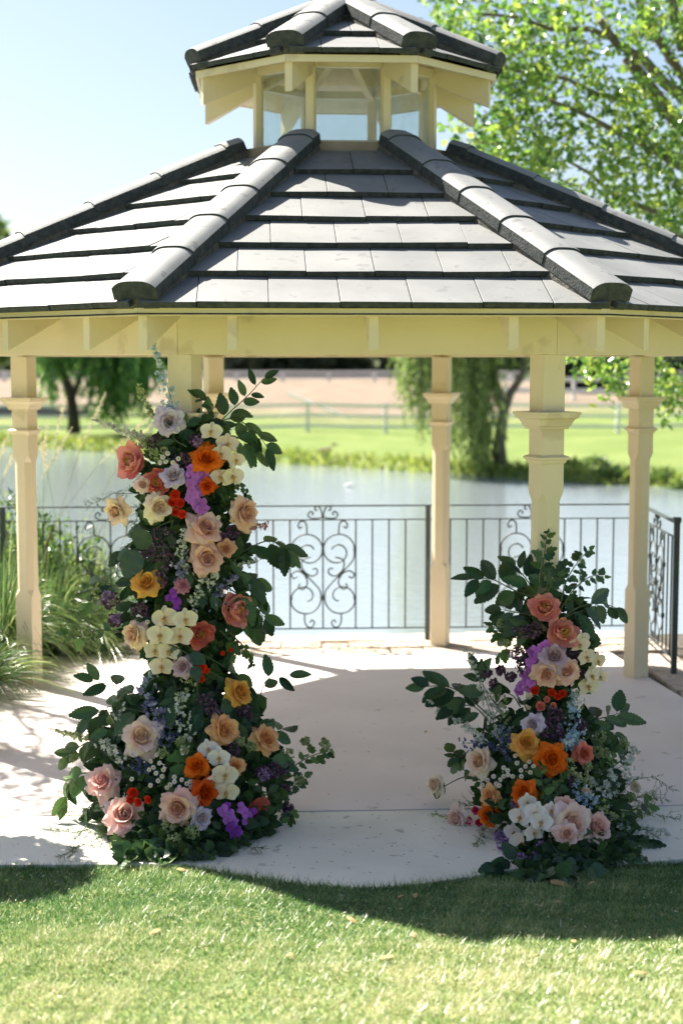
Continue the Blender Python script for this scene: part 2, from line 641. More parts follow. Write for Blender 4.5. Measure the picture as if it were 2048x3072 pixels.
# stone paving along the water's edge, each paver its own piece
pv = slab([(-1.9, 1.65), (2.42, 1.65), (2.42, 2.40), (-1.9, 2.40)], -.6, -.035, 'paver', 'stone_edging')
for row, (y0, y1) in enumerate(((1.655, 1.86), (1.865, 2.10), (2.105, 2.395))):
    x = -1.9
    while x < 2.36:
        wd = random.uniform(.17, .36)
        x1 = min(x + wd, 2.41)
        mb = MB()
        q = lambda: random.uniform(-.008, .008)
        g = .003
        zt = random.uniform(-.008, .006)
        P = [(x + g + q(), y0 + g + q()), (x1 - g + q(), y0 + g + q()), (x1 - g + q(), y1 - g + q()), (x + g + q(), y1 - g + q())]
        mb.hexa([(a, b_, -.08) for a, b_ in P] + [(a, b_, zt + q() * .5) for a, b_ in P])
        bevel(link('paver', mb.mesh('paver', 'paver'), pv), .006)
        x = x1
for k in range(6):
    y0 = 1.55 - k * .3
    mb = MB()
    q = lambda: random.uniform(-.012, .012)
    P = [(2.08 + q(), y0 - .28 + q()), (2.4 + q(), y0 - .28 + q()), (2.4 + q(), y0 + q()), (2.08 + q(), y0 + q())]
    mb.hexa([(a, b_, -.08) for a, b_ in P] + [(a, b_, -.006 + q()) for a, b_ in P])
    bevel(link('paver', mb.mesh('paver', 'paver'), pv), .008)

# ------------------------------------------------------------------ lawn in front
gx, gy = np.meshgrid(np.concatenate([[-40, -20, -10], np.linspace(-6, 6, 115), [10, 20, 40]]), np.concatenate([[-60, -30, -18, -12], np.linspace(-9, -2.2, 86)]))
gz = np.minimum(lawn_z(gx, gy), .45)
ee = np.interp(gx, ex, ey)
gz = np.where(gy > ee + .02, -.06, gz)
V = np.stack([gx, gy, gz], -1).reshape(-1, 3)
i, j = np.meshgrid(np.arange(120), np.arange(89))
b0 = (j * 121 + i).ravel()
structure('lawn', fast_mesh('lawn', V, np.stack([b0, b0 + 1, b0 + 122, b0 + 121], 1), 'soil', None, True))
n = 430000
bx = rng.uniform(-2.3, 2.2, n)
by = -2.45 - rng.random(n) ** 1.15 * 2.5
keep = by < np.interp(bx, ex, ey) + rng.uniform(-.012, .012, n)
bx, by = bx[keep], by[keep]
n = len(bx)
pn = np.sin(bx * 3.1 + by * 2.2) * np.sin(bx * 1.7 - by * 4.1 + 1) + .5 * np.sin(bx * 9 + 2 * by) * np.sin(by * 11 + bx * 3)
pn2 = np.sin(bx * 13.1 + by * 7.2 + 2) * np.sin(bx * 8.7 - by * 15.1 + 1)
fr_ = np.clip(1 - (np.interp(bx, ex, ey) - by) / .05, 0, 1)
pn3 = np.sin(bx * 31 + by * 17) * np.sin(bx * 23 - by * 37)
ln = np.clip(.016 + .003 * pn + .003 * pn2 + .003 * pn3 + rng.normal(size=n) * .005 + fr_ * rng.random(n) * .022, .006, .06)
ang = rng.uniform(0, 2 * PI, n)
lean = rng.uniform(.3, 1.7, n)
tip = np.stack([np.cos(ang) * lean * ln, np.sin(ang) * lean * ln, ln], 1)
base = np.stack([bx, by, np.minimum(lawn_z(bx, by), .45) - .002], 1)
sd_ = np.stack([-np.sin(ang), np.cos(ang), rng.normal(size=n) * .3], 1) * (rng.uniform(.0013, .0026, n).reshape(-1, 1))
V = np.stack([base - sd_, base + sd_, base + tip], 1).reshape(-1, 3)
dry = np.clip(.27 + .34 * np.clip((-3.2 - by) / .9, 0, 1) + .13 * pn + .13 * pn2 + .10 * pn3 + rng.normal(size=n) * .20 + .25 * (rng.random(n) < .13), 0, 1)  # drier towards the front; sun and shade contrast is also put into this colour
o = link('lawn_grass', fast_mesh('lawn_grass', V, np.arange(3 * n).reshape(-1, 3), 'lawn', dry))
o['kind'] = 'stuff'
o['label'] = 'short green and straw coloured lawn grass in front of the slab'
o['category'] = 'grass'

# ------------------------------------------------------------------ gazebo
gz_ = thing('gazebo', 'cream octagonal timber gazebo with grey tiled roof and glazed cupola', 'gazebo', (0, 0, 0))
S = 1.6
AP = S / 2 * (1 + 2 ** .5)
RV = AP / math.cos(PI / 8)
T8 = math.tan(PI / 8)


def vdir(k):
    a = R(-112.5 + 45 * k)
    return Vector((math.cos(a), math.sin(a), 0))


def fdir(k):
    a = R(-90 + 45 * k)
    return Vector((math.cos(a), math.sin(a), 0)), Vector((-math.sin(a), math.cos(a), 0))


def sq(h, z, ch=0.0, rot=None):
    """square ring (8 points) with corner chamfer"""
    c = max(ch, .003)
    P = [(h, -h + c), (h, h - c), (h - c, h), (-h + c, h), (-h, h - c), (-h, -h + c), (-h + c, -h), (h - c, -h)]
    return [Vector((x, y, z)) for x, y in P]


h = .057
mb = MB()
mb.rings([sq(h, 0.001), sq(h, .56), sq(h, .60, .030), sq(h, 1.40, .030), sq(h, 1.44), sq(h, 2.049)])
post_me = mb.mesh('post', 'cream')
mb = MB()
prof = [(h + .002, 1.722), (h + .014, 1.722), (h + .016, 1.733), (h + .022, 1.738), (h + .026, 1.750), (h + .034, 1.764), (h + .047, 1.774), (h + .049, 1.786), (h + .054, 1.788), (h + .054, 1.798), (h + .002, 1.801)]
mb.rings([sq(a, z) for a, z in prof], False)
cap_me = mb.mesh('capital', 'cream')
mb = MB()
prof = [(h + .002, 1.569), (h + .006, 1.571), (h + .010, 1.583), (h + .018, 1.588), (h + .019, 1.597), (h + .014, 1.601), (h + .002, 1.606)]
mb.rings([sq(a, z) for a, z in prof], False)
col_me = mb.mesh('collar', 'cream')
for k in range(8):
    d = vdir(k)
    mx = Matrix.Translation(d * RV) @ Matrix.Rotation(math.atan2(d.y, d.x), 4, 'Z')
    po = link('post', post_me, gz_, mx)
    link('capital', cap_me, po)
    link('collar', col_me, po)

SL = .5
CT = 1 / math.sqrt(1 + SL * SL)
RE = 2.36


def zu(r):
    return 2.205 + (RE - r) * SL


for k in range(8):
    n_, t_ = fdir(k)
    mb = MB()
    ro, ri = 2.0, 1.925
    P = []
    for z in (2.05, 2.232):
        P += [n_ * r + t_ * (s_ * r * T8 - s_ * .0008) + Vector((0, 0, z)) for r, s_ in ((ro, -1), (ro, 1), (ri, 1), (ri, -1))]
    mb.hexa(P)
    bevel(link('beam', mb.mesh('beam', 'cream'), gz_), .003)
    # common rafters
    for off, rin in ((-.585, 1.46), (0, .62), (.585, 1.46)):
        mb = MB()
        P = []
        wd = .02
        r0, r1 = 2.30, rin
        for r in (r0, r1):
            zt = zu(r) - .022
            P.append([n_ * r + t_ * (off + s_ * wd) + Vector((0, 0, z)) for z, s_ in ((zt - .147, -1), (zt - .147, 1), (zt, 1), (zt, -1))])
        mb.rings(P)
        bevel(link('rafter', mb.mesh('rafter', 'cream'), gz_), .002)
    # hip rafter
    d = vdir(k)
    s3 = Vector((-d.y, d.x, 0))
    mb = MB()
    P = []
    for r in (2.30, .62):
        zt = zu(r) - .026
        P.append([d * (r / math.cos(PI / 8)) + s3 * (s_ * .02) + Vector((0, 0, z)) for z, s_ in ((zt - .147, -1), (zt - .147, 1), (zt, 1), (zt, -1))])
    mb.rings(P)
    bevel(link('hip_rafter', mb.mesh('hip_rafter', 'cream'), gz_), .002)
    # lining boards and eave board
    mb = MB()
    P = []
    for dz in (-.020, -.002):
        P += [n_ * r + t_ * (s_ * (r * T8 - .001)) + Vector((0, 0, zu(r) + dz)) for r, s_ in ((2.316, -1), (2.316, 1), (.60, 1), (.60, -1))]
    mb.hexa(P)
    link('roof_lining', mb.mesh('roof_lining', 'cream'), gz_)
    mb = MB()
    P = []
    for z in (2.206, 2.238):
        P += [n_ * r + t_ * (s_ * (r * T8 - .0008)) + Vector((0, 0, z)) for r, s_ in ((2.336, -1), (2.336, 1), (2.319, 1), (2.319, -1))]
    mb.hexa(P)
    link('eave_board', mb.mesh('eave_board', 'cream'), gz_)


def clip(poly, a, b_, c):
    """keep a*x + b*y <= c"""
    out = []
    for i_ in range(len(poly)):
        p_, q_ = poly[i_], poly[(i_ + 1) % len(poly)]
        dp, dq = a * p_[0] + b_ * p_[1] - c, a * q_[0] + b_ * q_[1] - c
        if dp <= 0:
            out.append(p_)
        if dp * dq < 0:
            t_ = dp / (dp - dq)
            out.append((p_[0] + t_ * (q_[0] - p_[0]), p_[1] + t_ * (q_[1] - p_[1])))
    return out


GA, TW, TH = .3195, .2925, .027


def tile_face(parent, n_, t_, re, zf, rin, rows, k, offs=0.0):
    up = (-n_ * CT + Vector((0, 0, SL * CT)))
    nr = (n_ * (SL * CT) + Vector((0, 0, CT)))
    O = n_ * re + Vector((0, 0, zf(re)))
    umax = (re - rin) / CT
    for r_ in range(rows):
        u0 = r_ * GA
        L_ = GA + .085
        off = (.5 if r_ % 2 else 0) * TW + offs + random.uniform(-.012, .012)
        j0 = int(-1.3 / TW) - 1
        for j_ in range(j0, -j0 + 2):
            t0 = j_ * TW + off + .0012
            t1 = t0 + TW - .0024
            rr = random.Random(k * 1000 + r_ * 50 + j_)
            du = rr.uniform(-.006, .005)
            poly = [(t0, u0 + du), (t1, u0 + du + rr.uniform(-.002, .002)), (t1, u0 + L_), (t0, u0 + L_)]
            # |t| <= (re - u*CT)*T8
            poly = clip(poly, 1, CT * T8, re * T8 - .012)
            if poly:
                poly = clip(poly, -1, CT * T8, re * T8 - .012)
            if poly:
                poly = clip(poly, 0, 1, umax)
            if len(poly) < 3:
                continue
            wmax = max(q[0] for q in poly) - min(q[0] for q in poly)
            hmax = max(q[1] for q in poly) - min(q[1] for q in poly)
            if wmax < .03 or hmax < .03:
                continue
            bb = TH * L_ / GA + rr.uniform(0, .003)
            tw = rr.uniform(-.014, .014)
            bot, top = [], []
            for a, u in poly:
                hb = bb * (1 - (u - u0) / L_) + .001 + tw * (a - (t0 + t1) / 2)
                q = O + t_ * a + up * u
                bot.append(q + nr * hb)
                top.append(q + nr * (hb + TH))
            m_ = MB()
            n2 = len(poly)
            m_.add(bot + top, [tuple(range(n2, 2 * n2))], 0)
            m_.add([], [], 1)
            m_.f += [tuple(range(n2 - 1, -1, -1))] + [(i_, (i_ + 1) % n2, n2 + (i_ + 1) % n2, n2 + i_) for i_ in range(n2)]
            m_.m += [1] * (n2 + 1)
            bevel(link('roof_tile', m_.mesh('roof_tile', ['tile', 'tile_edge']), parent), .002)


def hip_caps(parent, d, re, zf, rin, length, k):
    """bedded ridge caps up one hip line"""
    c8 = math.cos(PI / 8)
    A = d * (re / c8) + Vector((0, 0, zf(re)))
    B = d * (rin / c8) + Vector((0, 0, zf(rin)))
    ln_ = (B - A).length
    dd = (B - A).normalized()
    sd2 = Vector((-d.y, d.x, 0))
    up = dd.cross(sd2)
    if up.z < 0:
        up = -up
    # mortar bed
    m_ = MB()
    rs = []
    for w_ in np.linspace(.045, ln_, 14):
        j1, j2 = random.uniform(-.004, .004), random.uniform(-.004, .004)
        rs.append([A + dd * w_ + sd2 * a + up * b_ for a, b_ in ((-.091 + j1, .012), (-.087 + j1, .092), (.087 + j2, .092), (.091 + j2, .012))])
    m_.rings(rs)
    link('mortar_bed', m_.mesh('mortar_bed', 'mortar'), parent)
    w0 = .035
    while w0 < ln_ - .05:
        w1 = min(w0 + length, ln_)
        m_ = MB()
        rs = []
        for w_, lift, sc in ((w0, .010, 1.0), (w0 + .012, .012, 1.0), (w1 + .02, .002, .95)):
            out, inn = [], []
            for q in range(-6, 7):
                a = q / 6
                x = a * .100 * sc
                z = .096 + .030 * (1 - abs(a) ** 3.4)
                out.append((x, z))
            ring = [(-.099 * sc, .046)] + out + [(.099 * sc, .046)]
            rs.append([A + dd * min(w_, ln_ + .01) + sd2 * x + up * (z + lift) for x, z in ring])
        m_.rings(rs, True)
        nr_ = len(rs[0])
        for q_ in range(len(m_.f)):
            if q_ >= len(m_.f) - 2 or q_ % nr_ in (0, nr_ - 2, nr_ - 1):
                m_.m[q_] = 1  # cap flanks and ends take the edge colour with shade in it
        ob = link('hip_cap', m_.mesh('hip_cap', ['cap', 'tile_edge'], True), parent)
        md = ob.modifiers.new('split', 'EDGE_SPLIT')
        md.split_angle = R(40)
        w0 = w1 + .002


mb = MB()
for k in range(8):          # roofing felt under the tiles
    n_, t_ = fdir(k)
    P = []
    for dz in (-.0015, .001):
        P += [n_ * r + t_ * (s_ * r * T8) + Vector((0, 0, zu(r) + dz)) for r, s_ in ((2.345, -1), (2.345, 1), (.60, 1), (.60, -1))]
    mb.hexa(P)
roof = link('roof', mb.mesh('roof', 'mulch'), gz_)
for k in range(8):
    n_, t_ = fdir(k)
    tile_face(roof, n_, t_, RE, zu, .60, 6, k, .154 - TW * 1)
    hip_caps(roof, vdir(k), RE, zu, .56, .40, k)

# cupola
mb = MB()
for k in range(8):
    n_, t_ = fdir(k)
    P = []
    for z in (2.98, 3.166):
        P += [n_ * r + t_ * (s_ * (r * T8 - .0005)) + Vector((0, 0, z)) for r, s_ in ((.575, -1), (.575, 1), (.40, 1), (.40, -1))]
    mb.hexa(P)
cup = link('cupola', mb.mesh('cupola', 'curb'), gz_)
CA = .475
CR = CA / math.cos(PI / 8)
RC = .82


def zc(r):
    return 3.535 + (RC - r) * SL


for k in range(8):
    d = vdir(k)
    n_, t_ = fdir(k)
    mx = Matrix.Translation(d * CR) @ Matrix.Rotation(math.atan2(d.y, d.x), 4, 'Z')
    m_ = MB()
    m_.box((0, 0, 3.3725), (.045, .045, .41), None)
    bevel(link('cupola_post', m_.mesh('cupola_post', 'cream'), cup, mx), .003)
    for nm, z0, z1, wd in (('head_rail', 3.563, 3.606, .024), ('sill_rail', 3.1665, 3.186, .018)):
        m_ = MB()
        P = []
        for z in (z0, z1):
            P += [n_ * r + t_ * (s_ * (r * T8 - .027)) + Vector((0, 0, z)) for r, s_ in ((CA + wd, -1), (CA + wd, 1), (CA - wd, 1), (CA - wd, -1))]
        m_.hexa(P)
        link(nm, m_.mesh(nm, 'cream'), cup)
    m_ = MB()
    hw = CA * T8 - .024
    P = []
    for z in (3.187, 3.562):
        P += [n_ * r + t_ * (s_ * hw) + Vector((0, 0, z)) for r, s_ in ((CA + .003, -1), (CA + .003, 1), (CA - .003, 1), (CA - .003, -1))]
    m_.hexa(P)
    link('window_pane', m_.mesh('window_pane', 'glass'), cup)
    s3 = Vector((-d.y, d.x, 0))
    m_ = MB()
    P = []
    for r in (.775, .03):
        zt = zc(r) - .022
        P.append([d * (r / math.cos(PI / 8)) + s3 * (s_ * .02) + Vector((0, 0, z)) for z, s_ in ((zt - .150, -1), (zt - .150, 1), (zt, 1), (zt, -1))])
    m_.rings(P)
    bevel(link('cupola_rafter', m_.mesh('cupola_rafter', 'cream'), cup), .002)
    m_ = MB()
    P = []
    for dz in (-.018, 0):
        P += [n_ * r + t_ * (s_ * (r * T8 - .0008)) + Vector((0, 0, zc(r) + dz)) for r, s_ in ((.79, -1), (.79, 1), (.02, 1), (.02, -1))]
    m_.hexa(P)
    link('cupola_lining', m_.mesh('cupola_lining', 'cream'), cup)
    m_ = MB()
    P = []
    for z in (3.528, 3.563):
        P += [n_ * r + t_ * (s_ * (r * T8 - .0008)) + Vector((0, 0, z)) for r, s_ in ((.808, -1), (.808, 1), (.792, 1), (.792, -1))]
    m_.hexa(P)
    link('cupola_eave_board', m_.mesh('cupola_eave_board', 'cream'), cup)
    tile_face(cup, n_, t_, RC, zc, .03, 3, 20 + k, -.146)
    hip_caps(cup, d, RC, zc, .02, .40, k)
mb = MB()
mb.lathe([(.0, 4.10), (.13, 4.085), (.12, 4.05), (.10, 4.00)][::-1], 16)
link('finial_cap', mb.mesh('finial_cap', 'cap', True), cup)

# ------------------------------------------------------------------ railing
def catmull(P, m_=5):
    out = []
    for k_ in range(len(P) - 1):
        p0, p1, p2, p3 = [np.array(P[min(max(k_ + d_, 0), len(P) - 1)], float) for d_ in (-1, 0, 1, 2)]
        for f in np.arange(m_) / m_:
            out.append(tuple(.5 * (2 * p1 + (p2 - p0) * f + (2 * p0 - 5 * p1 + 4 * p2 - p3) * f * f + (3 * p1 - p0 - 3 * p2 + p3) * f ** 3)))
    return out + [tuple(P[-1])]


def scroll_paths():
    """scrollwork of one panel half (x > 0), local x from panel centre, z up"""
    big = []
    for a in np.arange(510, 179, -15):
        f = (a - 180) / 330
        r_ = .114 - .086 * f
        big.append((.116 - .026 * f + r_ * math.cos(R(a)), .665 - .012 * f + r_ * math.sin(R(a))))
    for a in np.arange(165, 9, -15):
        big.append((.116 + .114 * math.cos(R(a)), .665 + .114 * math.sin(R(a))))
    big += catmull([(.2295, .65), (.222, .60), (.190, .553), (.132, .494), (.062, .42), (.022, .37), (.013, .325)], 4)
    for a in np.arange(190, 621, 15):
        f = max(0, (a - 330) / 290)
        r_ = .113 - .085 * f
        big.append((.126 + r_ * math.cos(R(a)), .312 + .01 * f + r_ * math.sin(R(a))))
    P = [big]
    P.append(catmull([(.088, .613), (.149, .588), (.143, .52), (.085, .475), (.042, .495), (.048, .53), (.075, .525)]))
    P.append(catmull([(.187, .472), (.212, .458), (.226, .488), (.187, .512), (.135, .485), (.112, .425), (.143, .378), (.176, .395), (.165, .42)]))
    P.append(catmull([(.116, .775), (.116, .83), (.127, .866), (.157, .874), (.178, .845), (.166, .822), (.150, .838)]))
    P.append(catmull([(.132, .202), (.132, .14), (.112, .104), (.080, .101), (.062, .133), (.082, .153), (.094, .132)]))
    P.append(catmull([(.002, .892), (.010, .945), (.030, .982), (.055, .976), (.055, .955), (.040, .955)]))
    P.append(catmull([(.004, .905), (.035, .895), (.088, .897), (.107, .920), (.090, .944), (.070, .932), (.080, .917)]))
    return P


SP = scroll_paths()


def railing(name, label, A, B, posts, panels, group=None):
    """A,B: ground points (x,y); panels: list of (s0,s1) along the line in metres"""
    A, B = Vector((*A, 0)), Vector((*B, 0))
    d = (B - A).normalized()
    Lr = (B - A).length
    nrm = Vector((-d.y, d.x, 0))
    t = thing(name, label, 'railing', A, group)

    def Q(s_, z, o=0):
        return A + d * s_ + nrm * o + Vector((0, 0, z))

    def bar(nm, s0, s1, z0, z1, wd):
        m_ = MB()
        P = []
        for z in (z0, z1):
            P += [Q(s0, z, -wd), Q(s1, z, -wd), Q(s1, z, wd), Q(s0, z, wd)]
        m_.hexa(P)
        return link(nm, m_.mesh(nm, 'iron'), t)
    bar('top_rail', 0, Lr, .981, .990, .020)
    bar('upper_rail', 0, Lr, .880, .888, .007)
    bar('bottom_rail', 0, Lr, .086, .095, .007)
    for s_ in posts:
        bar('rail_post', s_ - .0175, s_ + .0175, -.05, .980, .0175)
        if name == 'iron_side_railing':
            bar('post_cap', s_ - .024, s_ + .024, .9905, 1.02, .024)
    for s0, s1 in panels:
        c = (s0 + s1) / 2
        hw = .2375
        xs_ = [c, c - hw, c + hw]
        k = 1
        while c + hw + .12 * k < s1 - .05:
            xs_ += [c + hw + .12 * k, c - hw - .12 * k]
            k += 1
        for x in xs_:
            m_ = MB()
            m_.tube([Q(x, .0955), Q(x, .8795)], .0058, 6)
            link('baluster', m_.mesh('baluster', 'iron'), t)
        for sg in (-1, 1):
            for path in SP:
                m_ = MB()
                m_.tube([Q(c + sg * x, z, .0005 * sg) for x, z in path], .0058, 5)
                link('scroll', m_.mesh('scroll', 'iron', True), t)
        for cx, cz in ((0, .655), (0, .315), (.232, .66), (.232, .315), (-.232, .66), (-.232, .315), (.12, .478), (-.12, .478)):
            m_ = MB()
            m_.box(Q(c + cx, cz), (.022, .02, .03))
            link('collar', m_.mesh('collar', 'iron'), t)


YR = 2.12
railing('iron_railing', 'black iron railing with scroll panels along the water behind the gazebo', (-2.33, YR), (2.27, YR), [.02, 1.54, 3.06, 4.58],
        [(.02, 1.54), (1.54, 3.06), (3.06, 4.58)])
railing('iron_side_railing', 'short iron railing with thick end post at the right of the gazebo', (2.20, .86), (2.275, YR - .03), [0.02], [(.02, 1.24)])

# ------------------------------------------------------------------ trees
def tree_tubes(mb, p0, p1, r0, r1, depth, tips, spread=.55, rr=None, n=7, child=(3, 4), shrink=.72):
    rr = rr or random
    p0, p1 = Vector(p0), Vector(p1)
    L_ = (p1 - p0).length
    pts = [p0.lerp(p1, i_ / 4) + Vector((rr.uniform(-1, 1), rr.uniform(-1, 1), rr.uniform(-1, 1))) * L_ * .035 * (0 < i_ < 4) for i_ in range(5)]
    mb.tube(pts, [r0 + (r1 - r0) * i_ / 4 for i_ in range(5)], n)
    if depth == 0:
        tips += pts[2:]
        return
    if depth <= 1:
        tips += pts[3:]
    d = (p1 - p0).normalized()
    for i_ in range(rr.randint(*child)):
        f = rr.uniform(.45, 1.0)
        s_ = p0.lerp(p1, f)
        nd = (d + Vector((rr.gauss(0, 1), rr.gauss(0, 1), rr.gauss(0, .8))) * spread).normalized()
        e_ = s_ + nd * L_ * shrink * rr.uniform(.7, 1.1)
        rb = (r0 + (r1 - r0) * f) * .72
        tree_tubes(mb, s_, e_, rb, rb * .5, depth - 1, tips, spread, rr, max(4, n - 1), child, shrink)


def foliage(tips, per, sig, size, droop=.3, fn=None):
    P = []
    for q in tips:
        c = np.array(q)
        P.append(c + rng.normal(size=(per, 3)) * sig)
    P = np.concatenate(P)
    if fn is not None:
        P = P[fn(P)]
    D = rand_dir(len(P))
    D[:, 2] -= droop
    return P, D, size * rng.uniform(.65, 1.25, len(P))


# big glossy leaved tree behind the gazebo on the right
rr = random.Random(5)
t = thing('fig_tree', 'large glossy green leaved tree overhanging the gazebo roof at right', 'tree', (5.4, 6.2, -.3))
mb = MB()
tips = []
mb.tube([(5.4, 6.2, -.35), (5.25, 6.05, .8), (5.0, 5.8, 1.9), (4.7, 5.5, 2.9)], [.26, .21, .18, .165], 10)
link('trunk', mb.mesh('trunk', 'bark', True), t)
mb = MB()
limbs = [((4.7, 5.5, 2.9), at(1880, 170, 5.0), .10, .055), (at(2048, 290, 5.2), at(1800, 60, 4.4), .055, .03), ((4.7, 5.5, 2.9), at(2000, 700, 4.6), .07, .03), (at(2040, 500, 4.8), at(1650, 300, 4.3), .04, .015),
         (at(1980, 640, 4.7), at(1700, 480, 4.3), .03, .012), ((4.7, 5.5, 2.9), (4.9, 5.0, 5.6), .10, .05), (at(2048, 150, 5.0), at(2000, -250, 4.8), .05, .03),
         (at(1850, 120, 4.8), at(1450, 40, 4.2), .03, .012), ((4.7, 5.5, 2.9), at(2060, 1050, 4.6), .05, .02), (at(2100, 300, 5.2), at(1800, -200, 5.2), .05, .02),
         (at(1900, 300, 4.6), at(1480, 190, 4.2), .025, .01), (at(2000, 800, 4.6), at(1880, 640, 4.3), .025, .01)]
for a, b_, r0, r1 in limbs:
    mb = MB()
    mb.tube([Vector(a).lerp(Vector(b_), f) + Vector((rr.uniform(-1, 1), 0, rr.uniform(-1, 1))) * .05 * (0 < f < 1) for f in (0, .25, .5, .75, 1)], [r0 + (r1 - r0) * f for f in (0, .25, .5, .75, 1)], 8)
    link('limb', mb.mesh('limb', 'bark', True), t)
mb = MB()
# twig tips through the visible crown, listed as blobs (px, py, radius px, count)
blobs = [(1400, 60, 90, 26), (1370, 110, 50, 10), (1520, 60, 120, 30), (1500, 170, 110, 30), (1620, 150, 130, 34), (1750, 90, 130, 26), (1880, 80, 120, 22), (1990, 120, 110, 24), (1560, 290, 110, 34), (1700, 280, 130, 36),
         (1850, 280, 120, 30), (1980, 330, 110, 34), (1480, 370, 70, 16), (1440, 430, 70, 20), (1560, 430, 90, 30), (1640, 440, 90, 18), (1500, 480, 60, 12), (1620, 520, 70, 14), (1800, 430, 110, 24), (1920, 470, 110, 34), (2030, 470, 80, 26),
         (1760, 560, 60, 8), (1850, 580, 70, 12), (1960, 600, 80, 18), (2040, 620, 70, 18), (1900, 660, 60, 10), (2020, 720, 60, 18), (1390, 400, 40, 4), (1340, 20, 50, 8), (1700, -60, 200, 40), (1950, -80, 200, 40),
         (1790, 1085, 45, 9), (1850, 1110, 50, 12), (1960, 1090, 60, 16), (2010, 1130, 60, 18), (1880, 1150, 40, 6), (2000, 1210, 40, 8), (1740, 1070, 30, 4), (2150, 900, 120, 30), (2200, 500, 160, 40), (2200, 100, 180, 40), (1690, 600, 50, 5)]
tips = []
for bxp, byp, br, bn in blobs:
    for _ in range(bn):
        a = rr.uniform(0, 2 * PI)
        q = br * math.sqrt(rr.random())
        Yd = 4.4 + rr.uniform(-.9, .9) + max(0, (700 - byp) / 1500)
        tips.append(at(bxp + q * math.cos(a), byp + q * math.sin(a), Yd))
for q in tips[::3]:          # thin twigs
    e_ = q + Vector((rr.uniform(.05, .4), rr.uniform(-.1, .2), rr.uniform(-.15, .2)))
    mb.tube([q, q.lerp(e_, .5) + Vector((0, 0, rr.uniform(-.03, .03))), e_], [.003, .004, .006], 4)
link('twigs', mb.mesh('twigs', 'bark', True), t, None, None, None, 'stuff')
tips = [q for q in tips if math.sin(q.x * 9 + q.z * 5) * math.sin(q.z * 11 - q.x * 4 + q.y * 6) < .22]
P, D, sz = foliage(tips, 15, .082, .080, .35)
link('crown', cloud_mesh('crown', P, D, sz, 'fig', .52, .10), t)


def willow(name, label, base, trunk_pts, radii, strands, n_, mtl, bark, seg=.10, leaf=.16, dens=1.0):
    t = thing(name, label, 'tree', base)
    mb = MB()
    for pts, rs in zip(trunk_pts, radii):
        mb.tube(pts, rs, 9)
    link('trunk', mb.mesh('trunk', bark, True), t)
    P, D = [], []
    mb = MB()
    for cx, cy, ztop, zbot, rx, ry, cnt in strands:
        for _ in range(cnt):
            x = cx + rng.normal() * rx
            y = cy + rng.normal() * ry
            z0 = ztop + rng.normal() * .25
            z1 = zbot + abs(rng.normal()) * (ztop - zbot) * .22
            if z1 > z0 - .2:
                continue
            dx, dy = rng.normal() * .12, rng.normal() * .12
            mb.tube([(x, y, z0), (x + dx * .6, y + dy * .6, (z0 + z1) / 2), (x + dx, y + dy, z1)], [.008, .006, .003], 3)
            for z in np.arange(z1, z0, seg):
                f = (z0 - z) / (z0 - z1)
                P.append((x + dx * f + rng.normal() * .03, y + dy * f + rng.normal() * .03, z))
                D.append((rng.normal() * .5, rng.normal() * .5, -1))
    link('hanging_twigs', mb.mesh('hanging_twigs', bark), t)
    link('crown', cloud_mesh('crown', P, D, leaf * rng.uniform(.7, 1.3, len(P)), mtl, .3, .08), t)
    return t


# right willow on the far bank
YW = 29.5
b_ = at(1500, 1385, YW)
def w2(px, py, Y=YW):
    return at(px, py, Y)
tr = [[w2(1500, 1392), w2(1497, 1330), w2(1505, 1270), w2(1512, 1225), w2(1490, 1160), w2(1465, 1080), w2(1450, 960), w2(1440, 820)],
      [w2(1512, 1235), w2(1530, 1180), w2(1560, 1135), w2(1580, 1080), w2(1600, 980), w2(1610, 860)], [w2(1465, 1080), w2(1400, 980), w2(1330, 900)]]
ra = [[.20, .16, .15, .15, .12, .10, .08, .04], [.12, .11, .10, .085, .06, .03], [.08, .05, .03]]
st = []
for px, top, bot, sp, c in ((1440, 820, 1440, 20, 70), (1400, 820, 1390, 28, 46), (1375, 850, 1230, 32, 30), (1212, 880, 1190, 16, 34), (1272, 880, 1330, 18, 36), (1240, 900, 1130, 30, 22), (1480, 880, 1110, 40, 14),
                            (1540, 880, 1120, 50, 12), (1625, 880, 1150, 40, 16), (1400, 800, 1020, 120, 50), (1225, 900, 1260, 10, 8), (1320, 900, 1110, 40, 16)):
    a, e_ = at(px, top, YW), at(px, bot, YW)
    k = (YW - CAM[1]) / FPX
    st.append((a.x, YW, a.z, e_.z, sp * k, .7, c))
willow('willow_tree', 'weeping willow with forked grey trunk on the bank right of the pond', b_, tr, ra, st, 0, 'willow', 'bark', .09, .19)

# left dark willow
YL = 46.0
b_ = at(218, 1292, YL)
v = lambda px, py: at(px, py, YL)
tr = [[v(222, 1300), v(220, 1240), v(212, 1190), v(195, 1130), v(165, 1060), v(150, 950)], [v(216, 1200), v(240, 1130), v(262, 1060), v(275, 950)], [v(195, 1130), v(150, 1090), v(120, 1020)]]
ra = [[.26, .2, .18, .14, .1, .06], [.12, .1, .07, .04], [.08, .06, .04]]
st = []
for px, top, bot, sp, c in ((330, 860, 1262, 30, 62), (290, 860, 1235, 22, 26), (420, 860, 1180, 28, 44), (380, 860, 1240, 22, 40), (150, 860, 1200, 30, 38), (240, 860, 1120, 50, 40), (440, 880, 1130, 22, 20), (190, 860, 1140, 50, 26), (115, 880, 1140, 14, 14), (300, 860, 1050, 80, 50)):
    a, e_ = at(px, top, YL), at(px, bot, YL)
    k = (YL - CAM[1]) / FPX
    st.append((a.x, YL, a.z, e_.z, sp * k, .9, c))
willow('willow_tree', 'dark green weeping willow with black trunk beyond the pond at left', b_, tr, ra, st, 0, 'dwillow', 'dbark', .14, .34)


